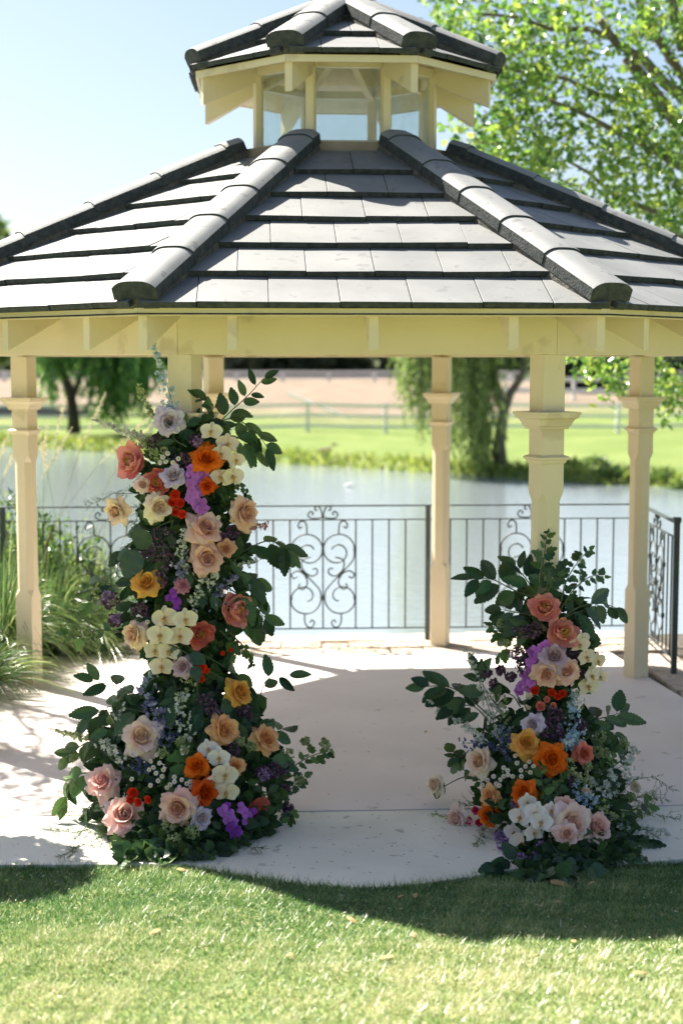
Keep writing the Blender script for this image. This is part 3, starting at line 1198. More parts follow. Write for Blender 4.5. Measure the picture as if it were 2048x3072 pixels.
def round_tree(name, label, base, height, rad, mtl, n_=2600, leaf=.5, group=None, seed=0, trunk_r=.2, zlow=.25, bark='dbark'):
    rr = random.Random(seed)
    base = Vector(base)
    t = thing(name, label, 'tree', base, group)
    mb = MB()
    mb.tube([base - Vector((0, 0, .2)), base + Vector((rr.uniform(-.2, .2), 0, height * .3)), base + Vector((rr.uniform(-.3, .3), 0, height * .7))], [trunk_r, trunk_r * .75, trunk_r * .3], 8)
    cl = []
    for i_ in range(26):
        a = rr.uniform(0, 2 * PI)
        f = rr.random()
        z = height * (zlow + (1 - zlow) * (.12 + .80 * f))
        rad_z = rad * math.sqrt(max(.1, 1 - (2 * f - .85) ** 2 * .75))
        q = rad_z * math.sqrt(rr.random()) * .85
        c = base + Vector((q * math.cos(a), q * math.sin(a), z))
        cl.append((c, rr.uniform(.22, .42) * rad))
        mb.tube([base + Vector((0, 0, height * rr.uniform(.2, .5))), c], [trunk_r * .35, .02], 5)
    link('trunk', mb.mesh('trunk', bark, True), t)
    P, D = [], []
    per = n_ // len(cl)
    for c, r_ in cl:
        d = rand_dir(per)
        P.append(np.array(c) + d * (r_ * rng.uniform(.55, 1.08, per).reshape(-1, 1)))
        D.append(d + rng.normal(size=(per, 3)) * .8)
    P, D = np.concatenate(P), np.concatenate(D)
    link('crown', cloud_mesh('crown', P, D, leaf * rng.uniform(.6, 1.3, len(P)), mtl, .55, .12), t)
    return t


# tree whose crown shows above the roof at the far left
q = at(-25, 1180, 60)
round_tree('green_tree', 'green tree rising above the left end of the gazebo roof', (q.x - .8, 60, .1), 9.0, 2.3, 'gtree', 5200, .34, None, 3, .25, .12)
# dark tree line behind the field
k = 0
tl_names = ['leftmost', 'second', 'third', 'fourth', 'fifth', 'sixth', 'seventh', 'eighth', 'ninth', 'tenth', 'eleventh', 'twelfth', 'thirteenth', 'fourteenth']
for px in range(-160, 2300, 190):
    D_ = 150 + 14 * math.sin(k * 2.1)
    q = at(px + 30 * math.sin(k * 3.3), 1110, D_)
    round_tree('dark_tree', '%s dark tree of the far tree line behind the fields, counted from the left' % tl_names[k], (q.x, D_, .35), 9 + 1.5 * math.sin(k * 1.7), 7.2, 'tline', 5200, 1.2,
               'dark trees of the far tree line', 40 + k, .35, -.16)
    k += 1

# tree out of the frame on the left that dapples the floor, and an unseen ball tree added to cast the round shadow
t = thing('shade_tree', 'airy green tree left of the gazebo that dapples the floor', 'tree', (-4.6, 2.9, -.3))
mb = MB()
tips = []
rr = random.Random(12)
mb.tube([(-4.6, 2.9, -.4), (-4.5, 2.8, 1.2), (-4.25, 2.6, 2.6)], [.12, .09, .07], 8)
for a, b_ in (((-4.25, 2.6, 2.6), (-3.5, 1.9, 4.2)), ((-4.25, 2.6, 2.6), (-3.8, 1.2, 3.7)), ((-4.25, 2.6, 2.6), (-4.6, 2.4, 4.4))):
    tree_tubes(mb, a, b_, .05, .02, 2, tips, .5, rr, 6)
link('trunk', mb.mesh('trunk', 'bark', True), t)
P, D, sz = foliage(tips, 8, .10, .09, .2, lambda P: (P[:, 0] < -2.75 - .177 * (P[:, 1] - 2)))
link('crown', cloud_mesh('crown', P, D, sz, 'gtree', .5, .1), t)
t = thing('shadow_ball_tree', 'ball shaped potted tree out of view, added to cast the round shadow at left', 'tree', (-2.36, -1.78, 0))
mb = MB()
mb.lathe([(.10, .0), (.15, .26), (.165, .262), (.165, .30), (.14, .30), (.13, .27)], 18, Matrix.Translation((-2.36, -1.78, 0)))
link('pot', mb.mesh('pot', 'terracotta', True), t)
mb = MB()
mb.tube([(-2.36, -1.78, .25), (-2.355, -1.77, .8), (-2.36, -1.78, 1.5)], [.02, .018, .014], 7)
link('trunk', mb.mesh('trunk', 'bark', True), t)
d = rand_dir(3800)
P = np.array([-2.36, -1.78, 1.52]) + d * (.36 * rng.uniform(.25, 1.02, 3800) ** .5).reshape(-1, 1)
link('crown', cloud_mesh('crown', P, d + rng.normal(size=d.shape) * .7, .05 * rng.uniform(.7, 1.3, 3800), 'shrub', .6, .1), t)

# ------------------------------------------------------------------ far bank: fences, shed, bank plants, birds
def fence(name, label, pts, hgt, rails, mtl, group=None, pw=.12, rh=.12):
    t = thing(name, label, 'fence', (pts[0][0], pts[0][1], 0), group)
    P = [Vector((x, y, float(ground_z(np.array(x), np.array(y))))) for x, y in pts]
    for q in P:
        mb = MB()
        mb.box(q + Vector((0, 0, hgt / 2 - .1)), (pw, pw, hgt + .2))
        link('fence_post', mb.mesh('fence_post', mtl), t)
    for a, b_ in zip(P[:-1], P[1:]):
        for z in rails:
            mb = MB()
            d = (b_ - a).normalized()
            o_ = Vector((0, -pw / 2 - .02, 0))
            mb.hexa([a + o_ + Vector((0, 0, z)), b_ + o_ + Vector((0, 0, z)), b_ + o_ + Vector((0, .036, z)), a + o_ + Vector((0, .036, z)),
                     a + o_ + Vector((0, 0, z + rh)), b_ + o_ + Vector((0, 0, z + rh)), b_ + o_ + Vector((0, .036, z + rh)), a + o_ + Vector((0, .036, z + rh))])
            link('fence_rail', mb.mesh('fence_rail', mtl), t)


fence('paddock_fence', 'pale weathered post and rail fence across the grass beyond the pond', [(-17 + 2.98 * i_ + .4, 48 - .02 * i_) for i_ in range(14)], 1.15, (.18, .58, .98), 'fence')
fence('arena_fence', 'white rail fence along the top of the dry paddock', [(-42 + 3.6 * i_, 108) for i_ in range(25)], .80, (.22, .60), 'wfence', None, .26, .22)
fence('track_fence', 'lower white rail fence crossing the dry paddock at mid distance', [(8 + 3.2 * i_, 62 - .2 * i_) for i_ in range(6)], 1.1, (.35, .9), 'wfence', None, .14, .22)
# sloping pole lying against the paddock fence
mb = MB()
mb.tube([at(860, 1180, 50), at(1050, 1255, 50)], [.06, .05], 7)
tag(link('leaning_pole', mb.mesh('leaning_pole', 'wfence')), 'pale pole sloping down behind the paddock fence', 'pole')

t = thing('shed', 'dark open fronted shed beyond the paddock fence at right', 'shed', (17.2, 74, 0))
zb = float(ground_z(np.array(17.2), np.array(74.)))
x0, x1 = at(1660, 1150, 74).x, at(1860, 1150, 74).x
mb = MB()
mb.box(((x0 + x1) / 2, 76.5, zb + 1.2), (x1 - x0, .1, 2.6))
mb.box((x0, 75.2, zb + 1.2), (.1, 2.6, 2.6))
mb.box((x1, 75.2, zb + 1.2), (.1, 2.6, 2.6))
link('wall', mb.mesh('wall', 'shed'), t)
mb = MB()
mb.hexa([(x0 - .3, 73.6, zb + 2.5), (x1 + .3, 73.6, zb + 2.5), (x1 + .3, 77, zb + 2.9), (x0 - .3, 77, zb + 2.9), (x0 - .3, 73.6, zb + 2.58), (x1 + .3, 73.6, zb + 2.58), (x1 + .3, 77, zb + 2.98), (x0 - .3, 77, zb + 2.98)])
link('roof', mb.mesh('roof', 'shedroof'), t)
for f in (0.02, .5, .98):
    mb = MB()
    mb.box((x0 + (x1 - x0) * f, 73.9, zb + 1.2), (.14, .14, 2.6))
    link('shed_post', mb.mesh('shed_post', 'shed'), t)

# bank grass tufts (one mass)
n = 5200
tx = rng.uniform(-16, 16, n)
ty = 33 - np.clip(tx, -22, 16) + rng.uniform(.3, 2.6, n) ** 1.1
base = np.stack([tx, ty, ground_z(tx, ty) - .03], 1)
off = np.stack([rng.normal(size=n) * .12, rng.normal(size=n) * .12, rng.uniform(.12, .38, n)], 1)
o = link('bank_grass', blades_mesh('bank_grass', base, off, .09, 'bank', 3, np.full(n, .04)))
o['kind'] = 'stuff'
o['label'] = 'rough green grass along the far edge of the pond'
o['category'] = 'grass'


def shrub(name, label, c, r_, hgt, n_, leaf, mtl, group=None):
    t = thing(name, label, 'shrub', c, group)
    c = np.array(c)
    d = rand_dir(n_)
    d[:, 2] = np.abs(d[:, 2])
    P = c + d * np.array([r_, r_, hgt]) * (rng.uniform(.1, 1, n_) ** .45).reshape(-1, 1)
    P[:, :2] += rng.normal(size=(n_, 2)) * r_ * .12
    link('foliage', cloud_mesh('foliage', P, d + rng.normal(size=d.shape) * .7, leaf * rng.uniform(.6, 1.3, n_), mtl, .5, .1), t)
    mb = MB()
    for _ in range(7):
        a = random.uniform(0, 2 * PI)
        mb.tube([c - np.array([0, 0, .05]), c + np.array([r_ * .3 * math.cos(a), r_ * .3 * math.sin(a), hgt * .45]), c + np.array([r_ * .7 * math.cos(a), r_ * .7 * math.sin(a), hgt * .8])], [.02, .014, .006], 5)
    link('stems', mb.mesh('stems', 'bark'), t)
    return t


bank_px = [(1385, 1440, 'first'), (1585, 1420, 'second'), (1720, 1405, 'third'), (1790, 1400, 'fourth'), (1840, 1425, 'fifth'), (1990, 1430, 'sixth'), (2060, 1440, 'seventh')]
for i_, (px, py, nm) in enumerate(bank_px):
    for Yt in np.arange(20, 45, .25):
        q = at(px, py, Yt)
        if q.z < -.68:
            break
    q.z = float(ground_z(np.array(q.x), np.array(q.y)))
    shrub('bank_shrub', '%s low dark shrub from the left along the far pond bank' % nm, q, .34, .22, 200, .12, 'shrub', 'shrubs on the far bank')


def duck(label, q, s_, mtl):
    t = thing('duck', label, 'duck', q)
    mb = MB()
    rs = []
    for f, r_, z in ((-.20, .01, .13), (-.15, .04, .12), (-.06, .085, .10), (.04, .095, .10), (.12, .07, .12), (.17, .045, .16), (.18, .04, .22), (.19, .045, .27), (.23, .04, .28), (.27, .018, .265), (.33, .010, .255)):
        rs.append([Vector(q) + s_ * Vector((f + (0), r_ * math.cos(a), z + r_ * math.sin(a))) for a in np.linspace(0, 2 * PI, 9)[:-1]])
    mb.rings(rs)
    link('body', mb.mesh('body', mtl, True), t)
    mb = MB()
    for sg in (-1, 1):
        mb.tube([Vector(q) + s_ * Vector((0, sg * .035, -.01)), Vector(q) + s_ * Vector((-.01, sg * .03, .06))], .008 * s_, 5)
    link('legs', mb.mesh('legs', 'yellow'), t)


q = at(975, 1372, 35)
duck('small dark duck resting on the grass bank beyond the pond', (q.x, 35, float(ground_z(np.array(q.x), np.array(35.)))), 1.15, 'feather')
q = at(1045, 1458, 25.9)
duck('small white bird floating on the pond behind the railing', (q.x, 25.9, -.93), .5, 'wfence')

# ------------------------------------------------------------------ grasses and bushes at the left
def clump(label, c, n_, hgt, spread, width, plumes=0, mtl='reed', dry=0.0, group='ornamental grass clumps', plume_dir=(.35, -.1)):
    t = thing('grass_clump', label, 'grass', c, group)
    c = np.array(c)
    a = rng.uniform(0, 2 * PI, n_)
    q = np.sqrt(rng.random(n_)) * .12
    base = c + np.stack([np.cos(a) * q, np.sin(a) * q, np.zeros(n_)], 1)
    L_ = hgt * rng.uniform(.6, 1.1, n_)
    ln_ = rng.uniform(.1, 1.0, n_) * spread
    off = np.stack([np.cos(a) * ln_, np.sin(a) * ln_, L_], 1)
    link('blades', blades_mesh('blades', base, off, width, mtl, 7, L_ * (.15 + .8 * ln_ / spread), np.clip(rng.random(n_) * .9 + dry, 0, 1)), t)
    for _ in range(plumes):
        b_ = Vector(c) + Vector((rng.normal() * .08, rng.normal() * .08, 0))
        dr = Vector((plume_dir[0] + rng.normal() * .22, plume_dir[1] + rng.normal() * .15, 1)).normalized()
        H_ = hgt * rng.uniform(1.15, 1.55)
        m_ = b_ + dr * H_ * .75
        e_ = b_ + dr * H_ + Vector((dr.x * .15, 0, -.05))
        mb = MB()
        mb.tube([b_, m_], [.0025, .0018], 4)
        pl = link('plume_stalk', mb.mesh('plume_stalk', 'plume'), t)
        k_ = 240
        f = rng.random(k_)
        P = np.array(m_) + np.outer(f, np.array(e_ - m_))
        ax = np.array((e_ - m_).normalized())
        D = rand_dir(k_) + ax * 1.3
        link('plume', cloud_mesh('plume', P, D, .030 * (np.sin(PI * (.12 + .8 * f)) + .3), 'plume', .10, .02), pl)
    return t


clump('long green grass clump at the foot of the left gazebo post', (-2.26, .50, -.02), 900, .66, .46, .010)
clump('tall arching grass clump cut by the left frame edge', (-2.20, 1.15, -.03), 900, 1.15, .45, .011)
clump('strappy grass clump just left of the left post', (-2.28, 1.60, -.03), 900, 1.25, .45, .011)
clump('arching grass clump behind the left post before the railing', (-2.02, 1.85, -.03), 900, 1.05, .5, .011)
clump('leafy grass clump against the railing left of the tall flowers', (-1.66, 1.88, -.03), 600, .62, .42, .010)
clump('plumed grass behind the railing at far left', (-2.75, 2.9, -.15), 1000, 1.5, .5, .011, 5)
clump('plumed grass behind the railing with seed heads leaning over the water', (-2.30, 3.0, -.1), 1300, 1.5, .5, .011, 6)
clump('plumed grass behind the railing beside the tall flowers', (-1.85, 2.75, -.1), 1200, 1.25, .45, .011, 3)
shrub('bush', 'sunlit green bush behind the left railing', (-2.05, 2.60, -.4), .55, 1.3, 2600, .05, 'shrub', 'bushes behind the left railing')
shrub('bush', 'tall sunlit bush between the left posts behind the railing', (-2.35, 2.5, -.35), .5, 1.45, 2400, .05, 'shrub', 'bushes behind the left railing')
shrub('bush', 'dark leafy bush behind the railing at the left frame edge', (-2.75, 2.45, -.4), .5, 1.25, 1600, .05, 'shrub', 'bushes behind the left railing')

# ------------------------------------------------------------------ flower arrangements
def petal(L_, W_, ph0, ph1, rc, roll, r0, z0, tip=0.0, ruf=0.0, nu=7, nv=7, pw=1.0, wide=.85, seed=0, lo=.12):
    """one petal along +X from the axis +Z; ph = climb angle in degrees from base to tip"""
    rr = random.Random(seed)
    f1, f2 = rr.uniform(0, 6), rr.uniform(0, 6)
    vs, fs = [], []
    r, z = r0, z0
    for j_ in range(nv):
        v_ = j_ / (nv - 1)
        ph = R(ph0 + (ph1 - ph0) * v_ ** pw)
        if j_:
            r += math.cos(ph) * L_ / (nv - 1)
            z += math.sin(ph) * L_ / (nv - 1)
        wd = W_ * max(.25, math.sin(PI * (lo + (.84 - .06 * tip - lo) * v_ ** wide))) ** .7
        nx_, nz_ = -math.sin(ph), math.cos(ph)
        for i_ in range(nu):
            u = -1 + 2 * i_ / (nu - 1)
            a = u * wd / rc
            x = r - rc * (1 - math.cos(a)) * 1.0
            y = rc * math.sin(a)
            dn = -roll * u * u * v_ ** 2 + ruf * v_ ** 2 * math.sin(u * 7 + f1) + ruf * .7 * v_ ** 3 * math.sin(u * 12 + f2)
            ext = (tip * .16 * (1 - abs(u)) - .16 * abs(u) ** 2.5) * v_ ** 3 * L_ + ruf * .5 * v_ ** 3 * math.sin(u * 9 + f2)
            vs.append((x + nx_ * dn + math.cos(ph) * ext, y, z + nz_ * dn + math.sin(ph) * ext))
    for j_ in range(nv - 1):
        for i_ in range(nu - 1):
            k_ = j_ * nu + i_
            fs.append((k_, k_ + 1, k_ + nu + 1, k_ + nu))
    return vs, fs


def pmesh(name, *a, **k):
    mb = MB()
    mb.add(*petal(*a, **k))
    return mb.mesh(name, 'petal', True)


def heart_mb(n_=7, hh=.50, rmax=.30):
    mb = MB()
    for i_ in range(n_):
        f = i_ / (n_ - 1)
        r0 = .03 + (rmax - .03) * f
        vs, fs = petal(hh * (1.0 - .10 * f), r0 * 1.5, 100 - 8 * f, 86 - 30 * f ** 1.5, r0 * 1.04, .01 + .05 * f, r0, 0.02, .2, .014 + .01 * f, 7, 6, seed=i_)
        mx = Matrix.Rotation(i_ * 2.4, 4, 'Z')
        mb.add([mx @ Vector(q) for q in vs], fs)
    mb.lathe([(.02, -.22), (rmax * .7, -.12), (rmax * 1.05, .06), (rmax * .8, .16), (.02, .20)], 10)
    return mb


# rose: heart + rings of separate petals (unit radius)
HEART = heart_mb(9, .62, .40).mesh('rose_heart', 'petal', True)
RING_A = [pmesh('rose_petal', .74, .50, 92, 52, .46, .05, .34, -.08, .15, .015, seed=s_) for s_ in (1, 2)]
RING_B = [pmesh('rose_petal', .86, .62, 80, 22, .72, .10, .32, -.16, .4, .04, 9, 7, seed=s_) for s_ in (3, 4)]
RING_C = [pmesh('rose_petal', .98, .68, 60, -12, 1.0, .16, .24, -.24, .7, .06, 9, 8, seed=s_) for s_ in (5, 6, 9)]
RING_D = [pmesh('rose_petal', 1.06, .66, 34, -38, 1.4, .24, .16, -.32, 1.0, .075, 9, 8, seed=s_) for s_ in (7, 8, 10)]
# peony
PO = [pmesh('peony_petal', 1.02, .56, 0, 58, .95, -.10, .12, -.25, 0, .05, seed=s_) for s_ in (11, 12, 13)]
PM = [pmesh('peony_petal', .80, .42, 30, 82, .62, -.06, .14, -.16, 0, .06, seed=s_) for s_ in (14, 15, 16)]
PI_ = [pmesh('peony_petal', .58, .30, 58, 98, .40, -.03, .17, -.05, 0, .06, seed=s_) for s_ in (17, 18)]
mb = MB()
rr = random.Random(3)
for i_ in range(60):
    a, q = rr.uniform(0, 2 * PI), math.sqrt(rr.random()) * .24
    x, y = q * math.cos(a), q * math.sin(a)
    mb.tube([(x * .6, y * .6, -.15), (x, y, .22 + rr.uniform(0, .1)), (x * 1.15, y * 1.15, .30 + rr.uniform(0, .1))], [.014, .014, .03], 4)
STAMEN = mb.mesh('peony_stamens', 'yellow', True)


def flat_petal(L_, W_, cup, nu=7, nv=7, pw=.5, name='orchid_petal', z0=0.0, back=0.0):
    vs, fs = [], []
    for j_ in range(nv):
        v_ = j_ / (nv - 1)
        wd = W_ * math.sin(PI * (.06 + .90 * v_ ** pw)) ** .55 if j_ < nv - 1 else W_ * .34
        for i_ in range(nu):
            u = -1 + 2 * i_ / (nu - 1)
            x = .04 + L_ * v_ * (1 - .07 * u * u * v_)
            vs.append((x, u * wd, z0 + cup * (u * u * .6 + v_ * v_ * .5 - .3) - back * v_))
    for j_ in range(nv - 1):
        for i_ in range(nu - 1):
            k_ = j_ * nu + i_
            fs.append((k_, k_ + 1, k_ + nu + 1, k_ + nu))
    mb = MB()
    mb.add(vs, fs)
    return mb.mesh(name, 'petal', True)


OP = flat_petal(.98, .60, .18, pw=.72, z0=.04)
OS = flat_petal(.92, .38, .12, name='orchid_sepal', z0=-.03, back=.1)
mb = MB()
for sg in (-1, 1):
    mb.tube([(0, 0, .05), (-.10, sg * .10, .16), (-.02, sg * .16, .30)], [.05, .07, .03], 6)
mb.tube([(.0, 0, .04), (-.16, 0, .20), (-.34, 0, .22), (-.44, 0, .12)], [.07, .08, .07, .02], 7)
mb.tube([(.06, 0, .02), (.04, 0, .24)], [.07, .055], 7)
LIP = mb.mesh('orchid_lip', mat('orchid_lip', (.38, .17, .04), (.62, .42, .10), 9, .5), True)
LIPP = mb.mesh('orchid_lip_purple', mat('orchid_lip_purple', (.30, .03, .26), (.5, .12, .45), 9, .5), True)
mb = MB()
for f in range(3):
    vs, fs = flat_petal.__globals__['petal'](.9, .36, 12, -8, 2.0, .05, .05, -.02, .2, .01, 5, 5)
    mx = Matrix.Rotation(R(90 + 120 * f), 4, 'Z')
    mb.add([mx @ Vector(q) for q in vs], fs)
for sg in (0, 1):
    vs, fs = petal(.95, .55, 14, 0, 2.0, .03, .05, .04, 0, .01, 5, 5)
    mx = Matrix.Rotation(R(8 + 164 * sg), 4, 'Z')
    mb.add([mx @ Vector(q) for q in vs], fs)
mb.lathe([(.02, .02), (.12, .1), (.10, .24), (.02, .3)], 8)
MINI = mb.mesh('orchid_floret', 'petal', True)
# spray rose and carnation (petals too small to pick apart)
mb = heart_mb(6, .6, .34)
for ring, (n_, args) in enumerate(((5, (.66, .5, 84, 58, .50, .05, .26, -.10, .1, .012)), (5, (.80, .58, 66, 34, .80, .10, .26, -.16, .2, .02)))):
    for i_ in range(n_):
        mx = Matrix.Rotation(i_ * 2 * PI / n_ + ring * .6, 4, 'Z')
        vs, fs = petal(*args, nu=6, nv=6)
        mb.add([mx @ Vector(q) for q in vs], fs)
SPRAY = mb.mesh('spray_rose', 'petal', True)
mb = MB()
for ring, (n_, ph0, ph1, L_) in enumerate(((9, 10, -10, 1.0), (9, 32, 16, .92), (8, 52, 40, .84), (7, 72, 64, .74), (5, 86, 84, .64))):
    for i_ in range(n_):
        mx = Matrix.Rotation(i_ * 2 * PI / n_ + ring * .4, 4, 'Z')
        vs, fs = petal(L_, .36, ph0, ph1, .8, 0, .06, -.2, 0, .10, 9, 5, seed=ring * 10 + i_)
        mb.add([mx @ Vector(q) for q in vs], fs)
CARN = mb.mesh('carnation', 'petal', True)
mb = MB()
for i_ in range(12):
    mx = Matrix.Rotation(i_ * 2 * PI / 12, 4, 'Z')
    vs, fs = petal(.75, .17, 5, -8, 1, 0, .24, 0, 0, 0, 3, 4)
    mb.add([mx @ Vector(q) for q in vs], fs, 0)
mb.lathe([(.38, -.04), (.38, .06), (.28, .18), (.04, .24)], 9, None, 1)
DAISY = mb.mesh('daisy', ['petal', 'yellow'], True)


def leaf_mesh(name, teeth, half, bend, fold, dep=.13, mtl='oleaf', pw=.85):
    n_ = teeth * 2
    vs, fs = [], []
    for i_ in range(n_ + 1):
        v_ = i_ / n_
        vs.append((v_, 0, -bend * v_ * v_))
    for sg in (-1, 1):
        for i_ in range(n_ + 1):
            v_ = i_ / n_
            wd = half * max(.0, math.sin(PI * (.02 + .97 * v_ ** pw))) ** .75
            tooth = (i_ % 2)
            x = v_ + (.02 if tooth else -.018) * (0 < i_ < n_)
            wd *= (1 if tooth else 1 - dep)
            vs.append((x, sg * wd, -bend * v_ * v_ + fold * wd / half * .3 + .012 * math.sin(i_ * 2.1)))
    for s_ in (0, 1):
        o_ = (n_ + 1) * (1 + s_)
        for i_ in range(n_):
            q = (i_, i_ + 1, o_ + i_ + 1, o_ + i_)
            fs.append(q if s_ else q[::-1])
    mb = MB()
    mb.add(vs, fs)
    mb.tube([(-.14, 0, .01), (0, 0, 0), (.5, 0, -bend * .25 - .004), (.95, 0, -bend * .9 - .003)], [.011, .011, .008, .003], 4)
    return mb.mesh(name, mtl, False)


SERR = [leaf_mesh('serrated_leaf', 9, .27, .10, .25), leaf_mesh('serrated_leaf', 8, .31, .25, .15), leaf_mesh('serrated_leaf', 10, .24, -.08, .3)]
IVY = [leaf_mesh('vine_leaf', 3, .36, .1, .2, .34, 'oleaf', .62), leaf_mesh('vine_leaf', 3, .40, .22, .15, .28, 'oleaf', .62)]
ROUND = [leaf_mesh('round_leaf', 5, .42, .1, .15, .015, 'oleaf', .8), leaf_mesh('round_leaf', 5, .38, .2, .1, .02, 'oleaf', .8)]

COL = {k_: lin(v_) for k_, v_ in dict(blush='FFE4D8', pink='FFD8CE', dusty='FBCFC0', peach='FFD4BA', apricot='FFC68C', yellow='F7BC5E', orange='F47A18', dorange='E25C10', lav='E0D4E6', mauve='D8BECA',
        coral='FFAFA2', dcoral='F08C7C', cream='FFEED4', red='EA3F1C', hot='E0346A', white='F8F4EC', owhite='F8ECD6', ocream='FAEED2', purple='C477D6', dpurple='9C48BC', tan='E8B294', lpink='F2AFC6', palepeach='FFE2C6').items()}
GREEN = [(.022, .062, .027, 1), (.038, .092, .037, 1), (.056, .115, .046, 1), (.08, .145, .058, 1)]
GREY = [(.05, .10, .06, 1), (.075, .13, .085, 1), (.04, .085, .045, 1)]
LIGHT = [(.05, .11, .025, 1), (.075, .15, .03, 1), (.10, .19, .045, 1), (.035, .08, .025, 1)]


def jit(c, a=.07):
    f = 1 + random.uniform(-a, a)
    return (min(1, c[0] * f * random.uniform(.97, 1.03)), min(1, c[1] * f * random.uniform(.96, 1.04)), min(1, c[2] * f * random.uniform(.94, 1.06)), 1)


class Arr:
    def __init__(s, label, base, yk, yv, cx, spans):
        s.t = thing('flower_arrangement', label, 'flowers', base)
        s.yk, s.yv, s.cx, s.spans = yk, yv, cx, spans
        s.base = base

    def hw(s, py):
        k_ = [q[0] for q in s.spans]
        return np.interp(py, k_, [q[1] for q in s.spans]), np.interp(py, k_, [q[2] for q in s.spans])

    def pos(s, px, py, dy=0.0):
        a, b_ = s.hw(py)
        c = (a + b_) / 2
        f = min(1.3, abs(px - c) / max(20, (b_ - a) / 2))
        Yf = float(np.interp(py, s.yk, s.yv))
        Y_ = Yf + (-1.98 - Yf) * f * f * .75 + dy
        q = at(px, py, Y_)
        if q.z < .02:                       # resting on the ground: come forward
            d = q - Vector(CAM)
            q = Vector(CAM) + d * ((.02 - CAM[2]) / d.z)
        return q

    def scale(s, q):
        return (q.y - CAM[1]) / FPX * 1.003

    def face(s, q, dx=0, dz=0):
        return Vector(((q.x - s.base[0]) * 1.5 + dx, -1.0, .22 + dz)).normalized()


def frame(q, z, roll, sc, xref=None):
    z = z.normalized()
    up = Vector((0, 0, 1)) if abs(z.z) < .9 else Vector((1, 0, 0))
    x = up.cross(z).normalized()
    y = z.cross(x)
    m_ = Matrix((x, y, z)).transposed().to_4x4()
    return Matrix.Translation(q) @ m_ @ Matrix.Rotation(roll, 4, 'Z') @ Matrix.Scale(sc, 4)


def mul(c, f, g=1.0, b_=1.0):
    return (min(1, c[0] * f), min(1, c[1] * f * g), min(1, c[2] * f * b_), 1)


def stem(A, q, z):
    """short green calyx behind a bloom"""
    return None


def rose(A, px, py, dia, col, dx=None, dz=None, dy=0.0, openness=1.0, nm='rose'):
    c = COL[col]
    q = A.pos(px, py, dy)
    sc = dia * .5 * A.scale(q) * random.uniform(1.02, 1.12)
    z = A.face(q, (0 if dx is None else dx) + random.uniform(-.45, .45), (0 if dz is None else dz) + random.uniform(-.4, .4))
    mx = frame(q - z * sc * .15, z, random.uniform(0, 6.28), sc)
    ro = link(nm, HEART, A.t, mx, jit(mul(c, .93, .93, .88), .03), '%s coloured %s' % (NAMEC[col], nm))
    a0 = random.uniform(0, 6.28)
    opn = random.uniform(-12, 14)
    for ring, n_, cf, tl in ((RING_A, 4, .95, 0), (RING_B, 5, .98, 0), (RING_C, 5, 1.0, 0), (RING_D, 5, 1.0, 0)):
        for i_ in range(n_):
            a = a0 + i_ * 2 * PI / n_ + random.uniform(-.14, .14)
            ml = Matrix.Rotation(a, 4, 'Z') @ Matrix.Rotation(R(opn + random.uniform(-14, 14)), 4, 'Y') @ Matrix.Rotation(R(random.uniform(-14, 14)), 4, 'X') @ Matrix.Scale(random.uniform(.84, 1.12), 4) @ Matrix.Scale(random.uniform(.85, 1.1), 4, (0, 1, 0))
            link('petal', random.choice(ring), ro, ml, jit(mul(c, cf, random.uniform(.95, 1.03), random.uniform(.92, 1.04)), .07))
        a0 += .55
    return ro


def peony(A, px, py, dia, col, dx=None, dz=None, dy=0.0, asp=1.0):
    c = COL[col]
    q = A.pos(px, py, dy)
    sc = dia * .5 * A.scale(q) * 1.12
    z = A.face(q, random.uniform(-.4, .4) if dx is None else dx, random.uniform(-.2, .3) if dz is None else dz)
    mx = frame(q - z * sc * .25, z, random.uniform(0, 6.28), sc)
    ro = link('peony', STAMEN, A.t, mx, None, '%s peony with yellow centre' % NAMEC[col])
    a0 = random.uniform(0, 6)
    for ring, n_, cf in ((PO, 8, 1.0), (PM, 7, .98), (PI_, 6, .94)):
        for i_ in range(n_):
            a = a0 + i_ * 2 * PI / n_ + random.uniform(-.2, .2)
            ml = Matrix.Rotation(a, 4, 'Z') @ Matrix.Rotation(R(random.uniform(-14, 14)), 4, 'Y') @ Matrix.Rotation(R(random.uniform(-12, 12)), 4, 'X') @ Matrix.Scale(random.uniform(.88, 1.1), 4)
            link('petal', random.choice(ring), ro, ml, jit(mul(c, cf, random.uniform(.92, 1.18), random.uniform(.95, 1.15)), .06))
        a0 += .7
    return ro


def orchid(A, px, py, dia, col, dx=None, dz=None, dy=0.0, roll=None):
    c = COL[col]
    q = A.pos(px, py, dy)
    sc = dia * .5 * A.scale(q) * 1.05
    z = A.face(q, random.uniform(-.45, .45) if dx is None else dx, random.uniform(-.3, .2) if dz is None else dz)
    mx = frame(q, z, (random.uniform(-.25, .25) if roll is None else roll) - PI / 2 + PI, sc)
    # local -X is down
    ro = link('orchid', LIP, A.t, mx @ Matrix.Rotation(PI, 4, 'Z') @ Matrix.Rotation(PI, 4, 'Z'), None, '%s moth orchid with amber lip' % NAMEC[col])
    for me, a, s_ in ((OS, 0, 1.0), (OS, 128, 1.0), (OS, -128, 1.0), (OP, 78, 1.0), (OP, -78, 1.0)):
        ml = Matrix.Rotation(R(a + random.uniform(-4, 4)), 4, 'Z') @ Matrix.Rotation(R(random.uniform(-8, 8)), 4, 'Y') @ Matrix.Scale(s_ * random.uniform(.95, 1.05), 4)
        link('petal' if me is OP else 'sepal', me, ro, ml, jit(c, .03))
    return ro


